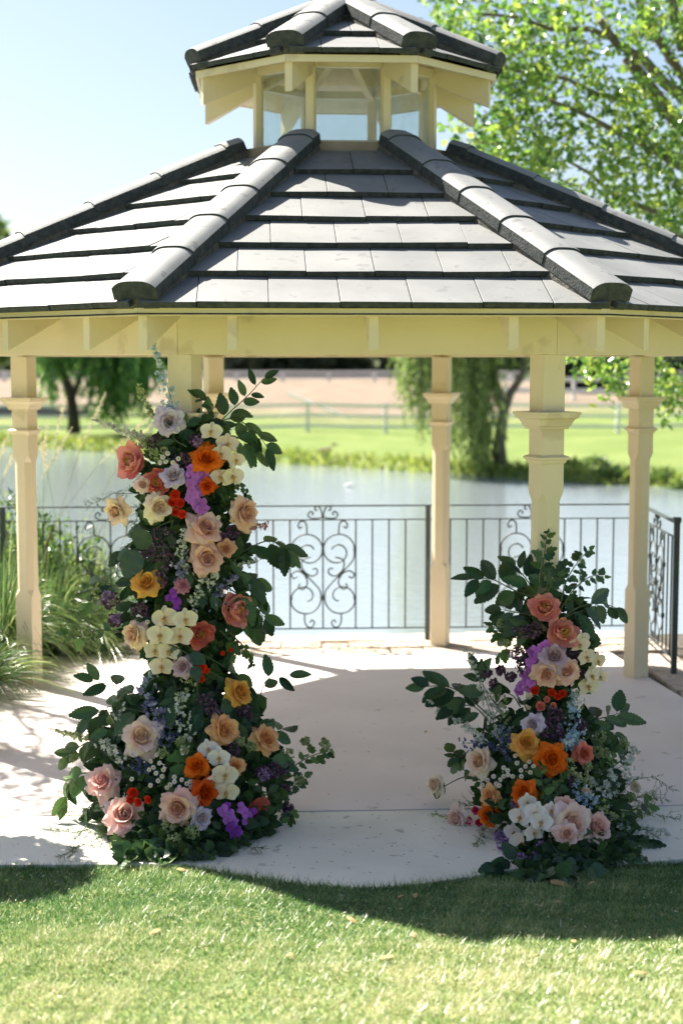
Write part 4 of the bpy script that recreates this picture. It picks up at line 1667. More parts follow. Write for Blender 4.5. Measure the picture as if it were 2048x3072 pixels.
def simple(A, name, me, px, py, dia, col, label, dy=0.0, dx=None, dz=None):
    q = A.pos(px, py, dy)
    sc = dia * .5 * A.scale(q)
    z = A.face(q, random.uniform(-.5, .5) if dx is None else dx, random.uniform(-.3, .4) if dz is None else dz)
    return link(name, me, A.t, frame(q, z, random.uniform(0, 6.28), sc), jit(COL[col], .22 if 'floret' in name else .08), label)


NAMEC = dict(blush='blush', pink='soft pink', dusty='dusty pink', peach='peach', apricot='apricot', yellow='golden yellow', orange='orange', dorange='burnt orange', lav='lavender', mauve='mauve', coral='coral',
             dcoral='deep coral', cream='cream', red='scarlet', hot='hot pink', white='white', owhite='off white', ocream='pale cream', purple='purple', dpurple='violet', tan='tan', lpink='candy pink', palepeach='pale peach')


def orient(d, nrm):
    d = d.normalized()
    nrm = nrm - d * nrm.dot(d)
    if nrm.length < 1e-4:
        nrm = d.orthogonal()
    nrm.normalize()
    y = nrm.cross(d)
    return Matrix((d, y, nrm)).transposed().to_4x4()


def branch(A, pts, n_, size, cols, meshes=None, dy=(0, 0), nm='leafy_branch', spread=48, droop=.25, t0=.2, sr=.0038, lab=None):
    """pts: photo pixels from the root to the tip; leaves alternate along it"""
    meshes = meshes or SERR
    W3 = []
    for i_, (px, py) in enumerate(pts):
        f = i_ / (len(pts) - 1)
        W3.append(A.pos(px, py, dy[0] + (dy[1] - dy[0]) * f))
    # smooth resample
    cur = []
    m_ = 14
    for i_ in range(m_ + 1):
        f = i_ / m_ * (len(W3) - 1)
        k_ = min(int(f), len(W3) - 2)
        f -= k_
        p0, p1, p2, p3 = W3[max(k_ - 1, 0)], W3[k_], W3[k_ + 1], W3[min(k_ + 2, len(W3) - 1)]
        cur.append(.5 * ((2 * p1) + (p2 - p0) * f + (2 * p0 - 5 * p1 + 4 * p2 - p3) * f * f + (3 * p1 - p0 - 3 * p2 + p3) * f ** 3))
    mb = MB()
    mb.tube(cur, [sr * (1 - .6 * i_ / m_) for i_ in range(m_ + 1)], 5)
    br = link(nm, mb.mesh(nm, 'stem'), A.t, None, None, lab)
    for i_ in range(n_):
        f = t0 + (1 - t0) * (i_ + random.uniform(-.2, .2)) / max(1, n_ - 1)
        f = max(0.02, min(1, f))
        k_ = min(int(f * m_), m_ - 1)
        p_ = cur[k_].lerp(cur[k_ + 1], f * m_ - k_)
        tg = (cur[k_ + 1] - cur[k_]).normalized()
        view = Vector((random.gauss(0, .45), -1, .45 + random.gauss(0, .4))).normalized()
        sg = 1 if i_ % 2 else -1
        ang = R(sg * spread * random.uniform(.6, 1.25)) if i_ < n_ - 1 else R(random.uniform(-12, 12))
        d = Matrix.Rotation(ang, 3, view) @ tg
        d = (d + Vector((random.gauss(0, .12), random.gauss(0, .28), random.gauss(0, .1) - droop))).normalized()
        sz = size * A.scale(p_) * random.uniform(.72, 1.15) * (1.0 if f < .8 else .85)
        me = random.choice(meshes)
        if p_.z + d.z * sz < .012:
            d.z = max(d.z, (.012 - p_.z) / sz)
        link('leaf', me, br, Matrix.Translation(p_ + d * sz * .12) @ orient(d, view) @ Matrix.Scale(sz, 4), jit(random.choice(cols), .25))
    return br


def vcloud(P, D, s_, mtl, name, wid=.45, fold=.1):
    return cloud_mesh(name, P, D, s_, mtl, wid, fold)


def florets(A, pts, n_, size, mtl, nm, lab, jx=14, dy=(0, 0), per=5, t0=.1, bell=False):
    """flower spike: thin stem (px path) with small florets; one mesh of florets per spike"""
    W3 = [A.pos(px, py, dy[0] + (dy[1] - dy[0]) * i_ / max(1, len(pts) - 1)) for i_, (px, py) in enumerate(pts)]
    mb = MB()
    mb.tube(W3, [.0022 - .0012 * i_ / (len(W3) - 1) for i_ in range(len(W3))], 4)
    st_ = link(nm, mb.mesh(nm, 'stem'), A.t, None, None, lab)
    P, D, Sz, Rn = [], [], [], []
    for i_ in range(n_):
        f = t0 + (1 - t0) * (i_ + random.random()) / n_
        k_ = min(int(f * (len(W3) - 1)), len(W3) - 2)
        p_ = W3[k_].lerp(W3[k_ + 1], f * (len(W3) - 1) - k_)
        sc = A.scale(p_)
        j_ = jx * sc * (1.1 - .6 * f)
        c = p_ + Vector((random.gauss(0, .7) * j_, random.gauss(0, .5) * j_ - .01, random.gauss(0, .5) * j_))
        if c.z < .01:
            c.z = .01
        ax = Vector((c.x - p_.x, -.02 + random.gauss(0, .01), random.gauss(-.006, .012))).normalized()
        s_ = size * sc * random.uniform(.7, 1.2) * (1.05 - .45 * f)
        e1 = ax.orthogonal().normalized()
        e2 = ax.cross(e1)
        rn = random.random()
        for a in np.linspace(0, 2 * PI, per + 1)[:-1]:
            a += random.uniform(-.2, .2)
            d = e1 * math.cos(a) + e2 * math.sin(a) + ax * (1.3 if bell else .45)
            P.append(c)
            D.append(d)
            Sz.append(s_ * .62)
            Rn.append(min(1, max(0, rn + random.uniform(-.2, .2))))
    link('florets', cloud_mesh('florets', np.array(P), np.array(D), np.array(Sz), mtl, .8, .12, None, np.array(Rn)), st_, None, None, None, 'stuff')
    return st_


def cluster(A, px, py, r_, n_, size, mtl, nm, lab, dy=0.0, asp=1.0):
    """ball of tiny buds on a twig"""
    q = A.pos(px, py, dy)
    sc = A.scale(q)
    d = rand_dir(n_)
    d[:, 1] = -np.abs(d[:, 1])
    P = np.array(q) + d * np.array([r_, r_ * .8, r_ * asp]) * sc * (rng.uniform(.3, 1, n_) ** .5).reshape(-1, 1)
    P[:, 2] = np.maximum(P[:, 2], .01)
    P4 = np.repeat(P, 4, axis=0)
    D4 = rand_dir(n_ * 4) + np.repeat(d, 4, axis=0) * .7
    me = cloud_mesh(nm, P4, D4, size * sc * rng.uniform(.7, 1.2, n_ * 4), mtl, .85, .15, None, np.repeat(rng.random(n_), 4))
    o = link(nm, me, A.t, None, None, lab)
    o['kind'] = 'stuff'
    return o


def ferny(A, pts, n_, size, nm='fern_frond', lab='feathery green frond', dy=(0, 0), dens=26, thick=.05):
    W3 = [A.pos(px, py, dy[0] + (dy[1] - dy[0]) * i_ / max(1, len(pts) - 1)) for i_, (px, py) in enumerate(pts)]
    mb = MB()
    mb.tube(W3, [.0018 - .001 * i_ / (len(W3) - 1) for i_ in range(len(W3))], 4)
    P, D, Sz = [], [], []
    for i_ in range(n_):
        f = (i_ + random.random()) / n_
        k_ = min(int(f * (len(W3) - 1)), len(W3) - 2)
        p_ = W3[k_].lerp(W3[k_ + 1], f * (len(W3) - 1) - k_)
        tg = (W3[k_ + 1] - W3[k_]).normalized()
        sc = A.scale(p_)
        d = (tg * .8 + Vector((random.gauss(0, 1), random.gauss(0, .6), random.gauss(0, 1) + .1))).normalized()
        ln_ = size * sc * random.uniform(.5, 1.1) * (1.1 - .6 * f)
        e_ = p_ + d * ln_
        e_.z = max(e_.z, .008)
        mb.tube([p_, e_], [.0007, .0004], 3)
        for j_ in range(dens):
            g = random.random()
            c = p_.lerp(e_, g)
            P.append(c)
            D.append(d * .7 + Vector((random.gauss(0, .6), random.gauss(0, .6), random.gauss(0, .6))))
            Sz.append(.20 * size * sc * random.uniform(.5, 1))
    br = link(nm, mb.mesh(nm, 'stem'), A.t, None, None, lab)
    link('needles', cloud_mesh('needles', np.array(P), np.array(D), np.array(Sz), 'fern', .09, .0), br, None, None, None, 'stuff')
    return br


def filler(A, n_, y0, y1, size, back=.30, mtl='filler', inset=.86, nm='filler_foliage'):
    P, D, Sz = [], [], []
    for _ in range(n_):
        py = random.uniform(y0, y1)
        a, b_ = A.hw(py)
        c, hw_ = (a + b_) / 2, (b_ - a) / 2 * inset
        px = c + hw_ * random.uniform(-1, 1)
        q = A.pos(px, py, random.uniform(.035, max(back, .06)))
        if q.y > -1.80:
            q = at(px, py, -1.80 + random.uniform(-.1, .0))
        if q.z < .02:
            q = A.pos(px, py, 0)
        d = A.face(q, random.gauss(0, 1.0), random.gauss(0, .9))
        P.append(q)
        D.append(Vector((d.x * 1.6, d.y * .5, d.z)))
        Sz.append(size * A.scale(q) * random.uniform(.6, 1.3))
    P, D, Sz = np.array(P), np.array(D), np.array(Sz)
    D /= np.linalg.norm(D, axis=1, keepdims=True)
    D[:, 2] = np.maximum(D[:, 2], (.012 - P[:, 2]) / Sz)
    nr = np.tile(np.array([0, -1, .5]), (n_, 1)) + rng.normal(size=(n_, 3)) * .5
    o = link(nm, cloud_mesh(nm, P, D, Sz, mtl, .62, .08, nr), A.t, None, None, 'dark green filler leaves packed between the blooms')
    o['kind'] = 'stuff'
    return o


# ---- tall arrangement on the front left post
L = Arr('tall column of mixed garden flowers climbing the front left gazebo post', (-.80, -1.93, 0),
        [1050, 1300, 1700, 2050, 2200, 2350, 2480, 2600], [-2.02, -2.09, -2.12, -2.12, -2.22, -2.38, -2.50, -2.60], 545,
        [(1215, 470, 620), (1300, 470, 690), (1400, 400, 720), (1500, 370, 740), (1600, 400, 760), (1700, 370, 780), (1800, 330, 780), (1900, 310, 760), (1980, 440, 710), (2050, 430, 740), (2120, 330, 790), (2200, 270, 840), (2300, 240, 880),
         (2400, 230, 870), (2500, 290, 840), (2570, 360, 640)])
filler(L, 330, 1260, 1480, 48, .16, inset=.72)
filler(L, 900, 1480, 1960, 50, .16, inset=.70)
filler(L, 240, 1960, 2110, 48, .16, inset=.70)
filler(L, 1400, 2100, 2570, 50, .34, inset=.84)
filler(L, 420, 2150, 2560, 32, .06, 'vine', .80, 'trailing_foliage')
filler(L, 220, 1300, 1950, 32, .05, 'vine', .75, 'trailing_foliage')
for a in ((506, 1265, 74, 'lav', .1, .1), (520, 1425, 68, 'lav', .1, .15), (619, 1375, 82, 'orange', .1, .2), (621, 1459, 44, 'dorange'), (477, 1521, 76, 'cream', .3, .0), (348, 1533, 70, 'palepeach', -.2, .0), (738, 1538, 86, 'peach', .35, .2),
          (616, 1581, 94, 'dusty', .05, .1), (623, 1674, 94, 'dusty', .1, .1), (678, 1646, 48, 'tan'), (437, 1746, 82, 'yellow', -.1, .3), (398, 1904, 78, 'palepeach', -.3, -.2), (547, 2000, 60, 'mauve', 0, .1), (722, 2076, 70, 'yellow', .3, .5),
          (425, 2208, 112, 'blush', -.1, .2), (672, 2190, 84, 'apricot', .1, .4), (799, 2216, 80, 'apricot', .3, .3), (308, 2345, 100, 'pink', -.3, .3), (589, 2297, 72, 'orange', .0, .2), (707, 2297, 52, 'apricot', .2, .2), (618, 2380, 76, 'dorange', .1, -.1),
          (374, 2446, 116, 'pink', -.05, .35), (532, 2426, 92, 'dusty', .0, .2), (606, 2455, 64, 'lav', .1, .2), (428, 1452, 50, 'blush')):
    rose(L, *a[:4], *(a[4:6] if len(a) > 4 else (None, None)), -.05)
for a in ((387, 1382, 112, 'coral', -.55, .1), (470, 1446, 84, 'dcoral', -.2, .0), (714, 1832, 108, 'coral', .6, .0), (602, 1904, 88, 'dcoral', .1, -.1), (779, 2432, 78, 'dcoral', .2, .0)):
    peony(L, *a, -.03)
for a in ((633, 1294, 66, 'owhite'), (683, 1332, 66, 'owhite'), (662, 1361, 60, 'owhite'), (707, 1380, 56, 'ocream'), (697, 1430, 74, 'ocream'), (660, 1432, 60, 'ocream'),
          (494, 1854, 80, 'ocream'), (556, 1859, 74, 'ocream'), (480, 1906, 82, 'ocream'), (540, 1909, 76, 'ocream'), (465, 1952, 66, 'ocream'), (506, 1954, 66, 'ocream'), (485, 2000, 72, 'ocream'),
          (624, 2248, 64, 'white'), (658, 2274, 70, 'white'), (675, 2325, 78, 'owhite'), (641, 2348, 62, 'owhite'), (678, 2377, 76, 'owhite')):
    orchid(L, *a, dy=-.055 + random.uniform(-.015, .015))
for px, py, dia in ((525, 1483, 40), (516, 1509, 38), (542, 1509, 38), (525, 1537, 34), (547, 1543, 36), (505, 1535, 30), (602, 2002, 46), (600, 2036, 34), (618, 2012, 26), (400, 2377, 44), (417, 2406, 38), (446, 2399, 34), (392, 2400, 34), (690, 1950, 20), (668, 1960, 18)):
    simple(L, 'spray_rose', SPRAY, px, py, dia, 'red', 'small scarlet spray rose', -.03)
simple(L, 'carnation', CARN, 548, 1756, 54, 'lpink', 'small candy pink carnation', -.03)
for i_ in range(34):
    f = i_ / 33
    px, py = np.interp(f, [0, .3, .6, 1], [582, 600, 580, 612]) + random.gauss(0, 15), np.interp(f, [0, .3, .6, 1], [1410, 1445, 1490, 1530]) + random.gauss(0, 7)
    simple(L, 'orchid_floret', MINI, px, py, 32, 'purple', 'small purple orchid floret', -.03, None, -.1)
for px, py in ((510, 1795), (527, 1800), (520, 1780), (532, 1815), (528, 1830)):
    simple(L, 'orchid_floret', MINI, px, py, 34, 'dpurple', 'violet floret', -.03)
for px, py in ((667, 2428), (683, 2424), (672, 2440), (690, 2445), (683, 2460), (700, 2465), (692, 2482), (708, 2488), (704, 2505), (720, 2508), (712, 2520), (722, 2424), (735, 2440), (748, 2452), (740, 2462), (756, 2440), (752, 2468)):
    simple(L, 'orchid_floret', MINI, px, py, 38, 'purple' if random.random() < .7 else 'dpurple', 'small purple orchid floret near the ground', -.04)
for px, py in ((523, 2332), (523, 2346), (451, 2357), (474, 2343), (501, 2364), (460, 2303), (478, 2290), (490, 2310), (447, 2310), (395, 2338), (560, 2352), (545, 2340), (570, 2346), (468, 2320), (486, 2330), (503, 1360), (488, 1372), (497, 1385), (535, 1376), (519, 1388), (480, 1388), (442, 1866), (655, 1553), (510, 2355), (538, 2362), (572, 2362), (470, 2265), (452, 2285)):
    simple(L, 'daisy', DAISY, px, py, 17, 'white', 'tiny white daisy', -.035)
# spikes of small bell flowers
florets(L, [(545, 1290), (520, 1220), (500, 1150), (475, 1085), (462, 1035)], 46, 22, 'bluewhite', 'larkspur_spike', 'tall pale blue larkspur spike', 14, (0, .02))
florets(L, [(510, 1300), (460, 1240), (430, 1190), (418, 1150)], 36, 18, 'greenwhite', 'larkspur_spike', 'budded green white larkspur spike', 10)
florets(L, [(480, 1345), (400, 1300), (340, 1280), (275, 1258)], 46, 23, 'white', 'larkspur_spike', 'white bell flower spike leaning left', 15)
florets(L, [(500, 1390), (450, 1340), (420, 1320)], 50, 22, 'greenwhite', 'larkspur_spike', 'green white bell flowers', 20)
florets(L, [(560, 1560), (545, 1640), (550, 1700)], 44, 17, 'white', 'larkspur_spike', 'hanging white larkspur', 18, (-.02, -.02))
florets(L, [(540, 1650), (545, 1710), (540, 1740)], 34, 18, 'violet', 'larkspur_spike', 'pale violet larkspur', 18, (-.02, -.02))
florets(L, [(640, 1700), (600, 1760), (580, 1830)], 50, 17, 'white', 'larkspur_spike', 'white larkspur florets', 26, (-.02, -.02))
florets(L, [(700, 1730), (660, 1770), (640, 1820)], 40, 17, 'violet', 'larkspur_spike', 'greyish violet larkspur florets', 26, (-.0, -.0))
florets(L, [(700, 1700), (740, 1690), (780, 1680)], 24, 13, 'white', 'larkspur_spike', 'white buds', 16)
florets(L, [(540, 2060), (545, 2130), (560, 2210), (545, 2260)], 46, 20, 'white', 'larkspur_spike', 'hanging white larkspur spike', 20, (-.03, -.03))
florets(L, [(430, 2060), (450, 2100), (480, 2150), (500, 2220)], 60, 20, 'violet', 'larkspur_spike', 'lilac blue larkspur spike', 26, (-.0, -.02))
florets(L, [(480, 2010), (440, 2040), (420, 2080)], 18, 15, 'bluewhite', 'larkspur_spike', 'pale blue drooping florets', 18)
florets(L, [(350, 2110), (370, 2160), (360, 2200)], 22, 18, 'white', 'larkspur_spike', 'white larkspur at the left', 20)
florets(L, [(300, 2220), (330, 2250), (370, 2290)], 34, 20, 'white', 'larkspur_spike', 'white bell flowers beside the pink rose', 26, (-.02, -.03))
florets(L, [(380, 2270), (420, 2300), (440, 2320)], 30, 20, 'navy', 'larkspur_spike', 'dusk blue larkspur', 26, (0, 0))
florets(L, [(520, 2170), (500, 2220), (490, 2250)], 40, 18, 'navy', 'larkspur_spike', 'dusk blue larkspur behind the blush rose', 34, (0, 0))
florets(L, [(270, 2220), (220, 2200), (165, 2190)], 30, 18, 'greenwhite', 'larkspur_spike', 'thin green budded spray', 10)
florets(L, [(690, 1580), (740, 1590), (790, 1570), (800, 1585)], 34, 14, 'pinkbuds', 'heather_sprig', 'dusty pink budded sprig', 12)
florets(L, [(560, 2010), (570, 2050), (560, 2080)], 24, 14, 'greenwhite', 'larkspur_spike', 'green white buds', 16, (-.02, -.02))
for px, py, r_ in ((468, 1330, 26), (545, 1380, 26), (585, 1320, 18), (490, 1620, 40), (450, 1660, 30), (380, 1690, 26), (500, 1680, 30), (480, 1740, 26), (330, 1800, 28), (345, 1860, 22), (420, 1830, 26), (660, 1620, 26), (700, 1600, 24), (620, 2110, 30), (735, 2140, 26), (640, 2140, 26), (790, 2320, 26), (820, 2310, 24), (850, 2300, 22), (850, 2370, 20), (860, 2420, 18), (700, 2250, 24)):
    cluster(L, px, py, r_, 70, 7, 'plum', 'plum_bud_cluster', 'dark plum cluster of tiny buds')
for px, py, r_ in ((323, 1790, 18), (348, 1855, 14), (592, 1325, 12), (790, 2325, 16)):
    cluster(L, px, py, r_, 40, 7, 'lilac', 'lilac_cluster', 'mauve cluster of tiny flowers', -.02)
for px, py, r_ in ((505, 2478, 20), (522, 2520, 24), (578, 2496, 22), (552, 2552, 14), (490, 2258, 16), (542, 2226, 14), (553, 2250, 12), (720, 2225, 14), (755, 2240, 14), (860, 2265, 22), (975, 2230, 16), (915, 2222, 12), (898, 2340, 14), (345, 2540, 16), (430, 2500, 14), (292, 1780, 14), (262, 1900, 12)):
    cluster(L, px, py, r_, 55, 7, 'greenwhite', 'viburnum_head', 'small green white flower head', -.03)
# leafy branches
B = lambda *a, **k_: branch(L, *a, **k_)
B([(600, 1330), (680, 1245), (740, 1190), (790, 1135)], 10, 62, GREEN, spread=62, droop=.05, lab='toothed leaf branch rising to the right')
B([(610, 1300), (690, 1255), (760, 1290), (800, 1340)], 9, 72, GREEN, droop=.3)
B([(590, 1290), (640, 1220), (600, 1195)], 7, 62, GREEN, droop=.2)
B([(600, 1330), (700, 1310), (770, 1350)], 8, 70, GREEN, droop=.35)
B([(560, 1340), (520, 1310), (560, 1270)], 8, 60, GREEN)
B([(700, 1670), (790, 1625), (835, 1630), (860, 1645)], 8, 84, GREEN, droop=.7, spread=40, lab='toothed leaf branch drooping over the railing')
B([(690, 1700), (760, 1730), (780, 1770)], 8, 84, GREEN, droop=.3)
B([(680, 1760), (750, 1810), (790, 1850)], 9, 80, GREEN, droop=.2)
B([(660, 1800), (740, 1860), (770, 1890)], 7, 70, GREEN, droop=.2)
B([(640, 1640), (690, 1680), (740, 1660)], 7, 70, GREEN)
B([(520, 1560), (430, 1600), (370, 1650)], 7, 80, GREEN, droop=.2)
B([(500, 1640), (430, 1640), (395, 1650)], 3, 84, GREY, ROUND, droop=.1, dy=(-.02, -.04))
B([(520, 1560), (500, 1620), (460, 1700)], 8, 66, GREEN, droop=.3)
B([(560, 1700), (600, 1750), (640, 1790)], 6, 60, GREEN)
B([(430, 1720), (370, 1760), (300, 1740)], 6, 60, GREEN, droop=.2)
B([(500, 1930), (560, 1960), (580, 1990)], 3, 64, GREY, ROUND, droop=.3, dy=(-.04, -.05))
B([(600, 1960), (670, 2000), (720, 2050), (730, 2130)], 9, 88, GREEN, droop=.4)
B([(620, 2010), (690, 2060), (710, 2160)], 9, 84, GREEN, droop=.3)
B([(690, 2130), (770, 2100), (800, 2040), (860, 2025)], 6, 78, GREEN, droop=.15, spread=55, lab='toothed leaf pair reaching right')
B([(500, 2120), (420, 2090), (350, 2060), (285, 2045)], 8, 92, GREEN, droop=.0, lab='dark toothed leaves reaching left')
B([(480, 2150), (400, 2130), (330, 2120), (280, 2150)], 9, 86, GREEN, droop=.15)
B([(430, 2200), (350, 2180), (300, 2220)], 8, 80, GREEN, droop=.2)
B([(520, 2040), (530, 2080), (510, 2110)], 5, 90, GREEN, droop=.3)
B([(590, 2050), (600, 2110), (620, 2180)], 8, 84, GREEN, droop=.3)
B([(360, 2300), (280, 2230), (240, 2240), (210, 2270)], 8, 66, LIGHT, droop=.1)
B([(350, 2340), (260, 2320), (215, 2340), (200, 2400)], 10, 74, LIGHT[1:], droop=.2, lab='sunlit toothed leaves at the left edge')
B([(340, 2400), (280, 2410), (250, 2450)], 8, 72, GREEN, droop=.4)
B([(650, 2170), (720, 2170), (790, 2200), (850, 2190)], 9, 74, GREEN, droop=.1)
B([(720, 2230), (800, 2270), (850, 2300)], 8, 72, GREEN, droop=.2)
B([(600, 2250), (560, 2270), (540, 2330)], 8, 60, LIGHT, IVY)
B([(520, 2260), (570, 2290), (560, 2310)], 8, 56, LIGHT, IVY)
B([(780, 2340), (860, 2310), (930, 2270), (985, 2255)], 18, 38, LIGHT, IVY, nm='vine', droop=.15, spread=65, lab='trailing vine reaching out to the right')
B([(760, 2370), (850, 2380), (910, 2330)], 15, 38, LIGHT[:2] + GREEN, IVY, nm='vine', droop=.1, spread=65)
B([(800, 2400), (860, 2420), (870, 2460)], 8, 44, LIGHT, IVY, nm='vine', droop=.3)
B([(690, 1900), (740, 1950), (760, 1990)], 14, 30, LIGHT, IVY, nm='vine', droop=.2, spread=65)
B([(660, 1890), (700, 1940), (690, 1980)], 12, 30, LIGHT[:2] + GREEN, IVY, nm='vine', droop=.2)
B([(690, 1440), (735, 1470), (740, 1510)], 10, 28, GREEN + LIGHT, IVY, nm='vine', droop=.3)
B([(660, 1480), (680, 1510), (690, 1480)], 6, 40, LIGHT, IVY, nm='vine')
B([(560, 2500), (530, 2550), (500, 2570)], 7, 56, LIGHT, ROUND, droop=.3)
B([(440, 2500), (400, 2550), (370, 2580)], 8, 52, LIGHT, ROUND, droop=.3)
B([(520, 2520), (450, 2560), (420, 2560)], 8, 50, GREEN, ROUND, droop=.2)
B([(380, 1900), (300, 1890), (240, 1910), (200, 1900)], 10, 42, GREEN + LIGHT, IVY, nm='vine', droop=.3)
B([(360, 1800), (290, 1790), (250, 1830)], 9, 40, GREEN + LIGHT, IVY, nm='vine', droop=.2)
for pts in ([(430, 1480), (410, 1560), (400, 1640)], [(400, 1480), (340, 1480), (260, 1520)], [(690, 1560), (720, 1560), (770, 1580)], [(370, 1640), (360, 1690), (340, 1720)], [(660, 1510), (690, 1540), (700, 1600)]):
    ferny(L, pts, 26, 44, 'fern_frond', 'feathery dark frond')
for pts in ([(300, 2480), (220, 2500), (140, 2480)], [(330, 2500), (240, 2540), (180, 2570)], [(280, 2420), (200, 2440), (190, 2370)], [(260, 2480), (225, 2520), (215, 2570)], [(330, 2440), (300, 2500), (290, 2530)], [(760, 2480), (800, 2500), (830, 2490)], [(690, 2510), (740, 2540), (790, 2545)], [(400, 1960), (330, 1960), (280, 1940)], [(470, 1990), (470, 2030), (450, 2060)]):
    ferny(L, pts, 24, 50, 'fern_frond', 'feathery green frond')

# ---- lower arrangement on the front right post
Rr = Arr('lower arrangement of mixed garden flowers at the front right gazebo post', (.80, -1.93, 0),
         [1600, 1800, 2000, 2100, 2250, 2400, 2500, 2640], [-2.0, -2.09, -2.12, -2.13, -2.30, -2.50, -2.68, -2.85], 1650,
         [(1720, 1560, 1740), (1800, 1520, 1790), (1880, 1530, 1800), (1960, 1540, 1800), (2050, 1560, 1800), (2090, 1590, 1700), (2130, 1560, 1760), (2170, 1430, 1840), (2250, 1400, 1860), (2330, 1390, 1890), (2420, 1400, 1920), (2500, 1480, 1950), (2580, 1500, 1880), (2640, 1560, 1720)])
filler(Rr, 380, 1780, 2060, 48, .16, inset=.66)
filler(Rr, 120, 2060, 2150, 40, .16, inset=.6)
filler(Rr, 1150, 2150, 2560, 44, .40, inset=.74)
filler(Rr, 200, 2520, 2632, 46, .10, inset=.72)
filler(Rr, 520, 2200, 2580, 32, .06, 'vine', .86, 'trailing_foliage')
for a in ((1662, 1967, 76, 'mauve', .0, .1), (1639, 2023, 76, 'peach', -.1, -.1), (1700, 2011, 74, 'peach', .15, .1), (1596, 2172, 66, 'lav', -.1, .2), (1578, 2228, 80, 'yellow', -.1, .2), (1655, 2279, 88, 'orange', .0, .2), (1436, 2284, 82, 'palepeach', -.2, .2),
          (1303, 2355, 58, 'cream', -1.6, .2), (1466, 2388, 62, 'apricot', -.2, .1), (1568, 2376, 76, 'orange', -.1, .4), (1464, 2447, 62, 'orange', -.2, .1), (1364, 2457, 72, 'blush', -.4, .2), (1718, 2472, 118, 'blush', .0, .2), (1792, 2482, 92, 'pink', .35, .2),
          (1690, 2420, 60, 'dusty', .1, .3), (1752, 2262, 60, 'dcoral', .2, .2), (1700, 2505, 70, 'pink', -.1, -.3)):
    rose(Rr, *a[:6], -.06)
for a in ((1634, 1822, 96, 'coral', -.05, .25), (1690, 1899, 104, 'coral', .15, .25)):
    peony(Rr, *a, -.03)
for a in ((1739, 1934, 60, 'ocream'), (1759, 1972, 62, 'ocream'), (1792, 1983, 58, 'ocream'), (1774, 2028, 62, 'ocream'), (1800, 2031, 50, 'ocream'), (1764, 2059, 68, 'ocream'), (1748, 1915, 44, 'owhite'),
          (1581, 2407, 58, 'white'), (1652, 2432, 56, 'white'), (1606, 2440, 74, 'white'), (1560, 2452, 74, 'white'), (1624, 2467, 74, 'white'), (1601, 2500, 64, 'white'), (1540, 2498, 64, 'white'), (1571, 2533, 90, 'owhite')):
    orchid(Rr, *a, dy=(-.055 if a[1] < 2200 else -.10) + random.uniform(-.015, .015))
for px, py in ((1639, 1934), (1625, 1940), (1591, 1957), (1605, 1950), (1616, 1967), (1598, 1975), (1588, 1988), (1606, 1998), (1620, 1990), (1583, 2018), (1595, 2010), (1576, 2044), (1560, 2059), (1581, 2064), (1592, 2050), (1555, 2075), (1600, 2030), (1570, 2030)):
    simple(Rr, 'orchid_floret', MINI, px, py, 34, 'purple', 'small bright purple orchid floret', -.03)
for px, py, dia in ((1604, 2072, 36), (1655, 2079, 34), (1687, 2082, 32), (1672, 2090, 28), (1619, 2120, 40), (1657, 2117, 28), (1640, 2100, 26)):
    simple(Rr, 'spray_rose', SPRAY, px, py, dia, 'red' if py < 2100 else 'dcoral', 'small scarlet spray rose on the post', -.03)
for px, py, dia in ((1428, 2432, 34), (1407, 2461, 34), (1436, 2467, 32)):
    simple(Rr, 'spray_rose', SPRAY, px, py, dia, 'hot', 'small hot pink spray rose', -.03)
simple(Rr, 'carnation', CARN, 1741, 2238, 44, 'palepeach', 'pale peach carnation', -.04)
simple(Rr, 'carnation', CARN, 1906, 2360, 38, 'cream', 'cream carnation on a long stem at right', -.04)
simple(Rr, 'carnation', CARN, 1757, 2376, 30, 'palepeach', 'small peach carnation', -.04)
for px, py in ((1545, 2268), (1510, 2304), (1522, 2312), (1523, 2325), (1500, 2340), (1488, 2352), (1497, 2357), (1461, 2341), (1446, 2356), (1562, 2312), (1563, 2330), (1587, 2286), (1590, 2318), (1537, 2330), (1480, 2330), (1510, 2330), (1455, 2372), (1550, 2290), (1600, 2300), (1576, 2300), (1470, 2362)):
    simple(Rr, 'daisy', DAISY, px, py, 17, 'white', 'tiny white daisy', -.035)
F2 = lambda *a, **k_: florets(Rr, *a, **k_)
F2([(1460, 2230), (1420, 2190), (1340, 2140), (1272, 2090)], 52, 20, 'white', 'larkspur_spike', 'white bell spray arching left', 13)
F2([(1500, 2220), (1450, 2080), (1420, 2000), (1395, 1945)], 32, 18, 'white', 'larkspur_spike', 'thin white bell spray rising at the left', 14)
F2([(1510, 2240), (1480, 2140), (1460, 2080)], 70, 19, 'white', 'larkspur_spike', 'full white larkspur spike', 34)
F2([(1530, 2260), (1520, 2150), (1500, 2070)], 40, 16, 'greenwhite', 'larkspur_spike', 'green white larkspur spike', 22)
F2([(1400, 2230), (1440, 2230), (1500, 2240)], 60, 18, 'navy', 'larkspur_spike', 'dusk blue larkspur', 24)
F2([(1500, 2180), (1520, 2220), (1520, 2280)], 54, 19, 'navy', 'larkspur_spike', 'grey blue larkspur', 24)
F2([(1700, 2260), (1700, 2190), (1720, 2120), (1715, 2080)], 60, 20, 'bluewhite', 'larkspur_spike', 'pale blue larkspur spike', 24, (-.03, -.02))
F2([(1690, 2240), (1710, 2210), (1740, 2190)], 30, 22, 'bluewhite', 'larkspur_spike', 'sky blue florets', 20, (-.04, -.04))
F2([(1720, 2130), (1715, 2090), (1730, 2070)], 26, 16, 'greenwhite', 'larkspur_spike', 'green white buds by the post', 16)
F2([(1700, 2300), (1730, 2330), (1760, 2350)], 50, 18, 'greenwhite', 'larkspur_spike', 'green white bells', 28, (-.03, -.03))
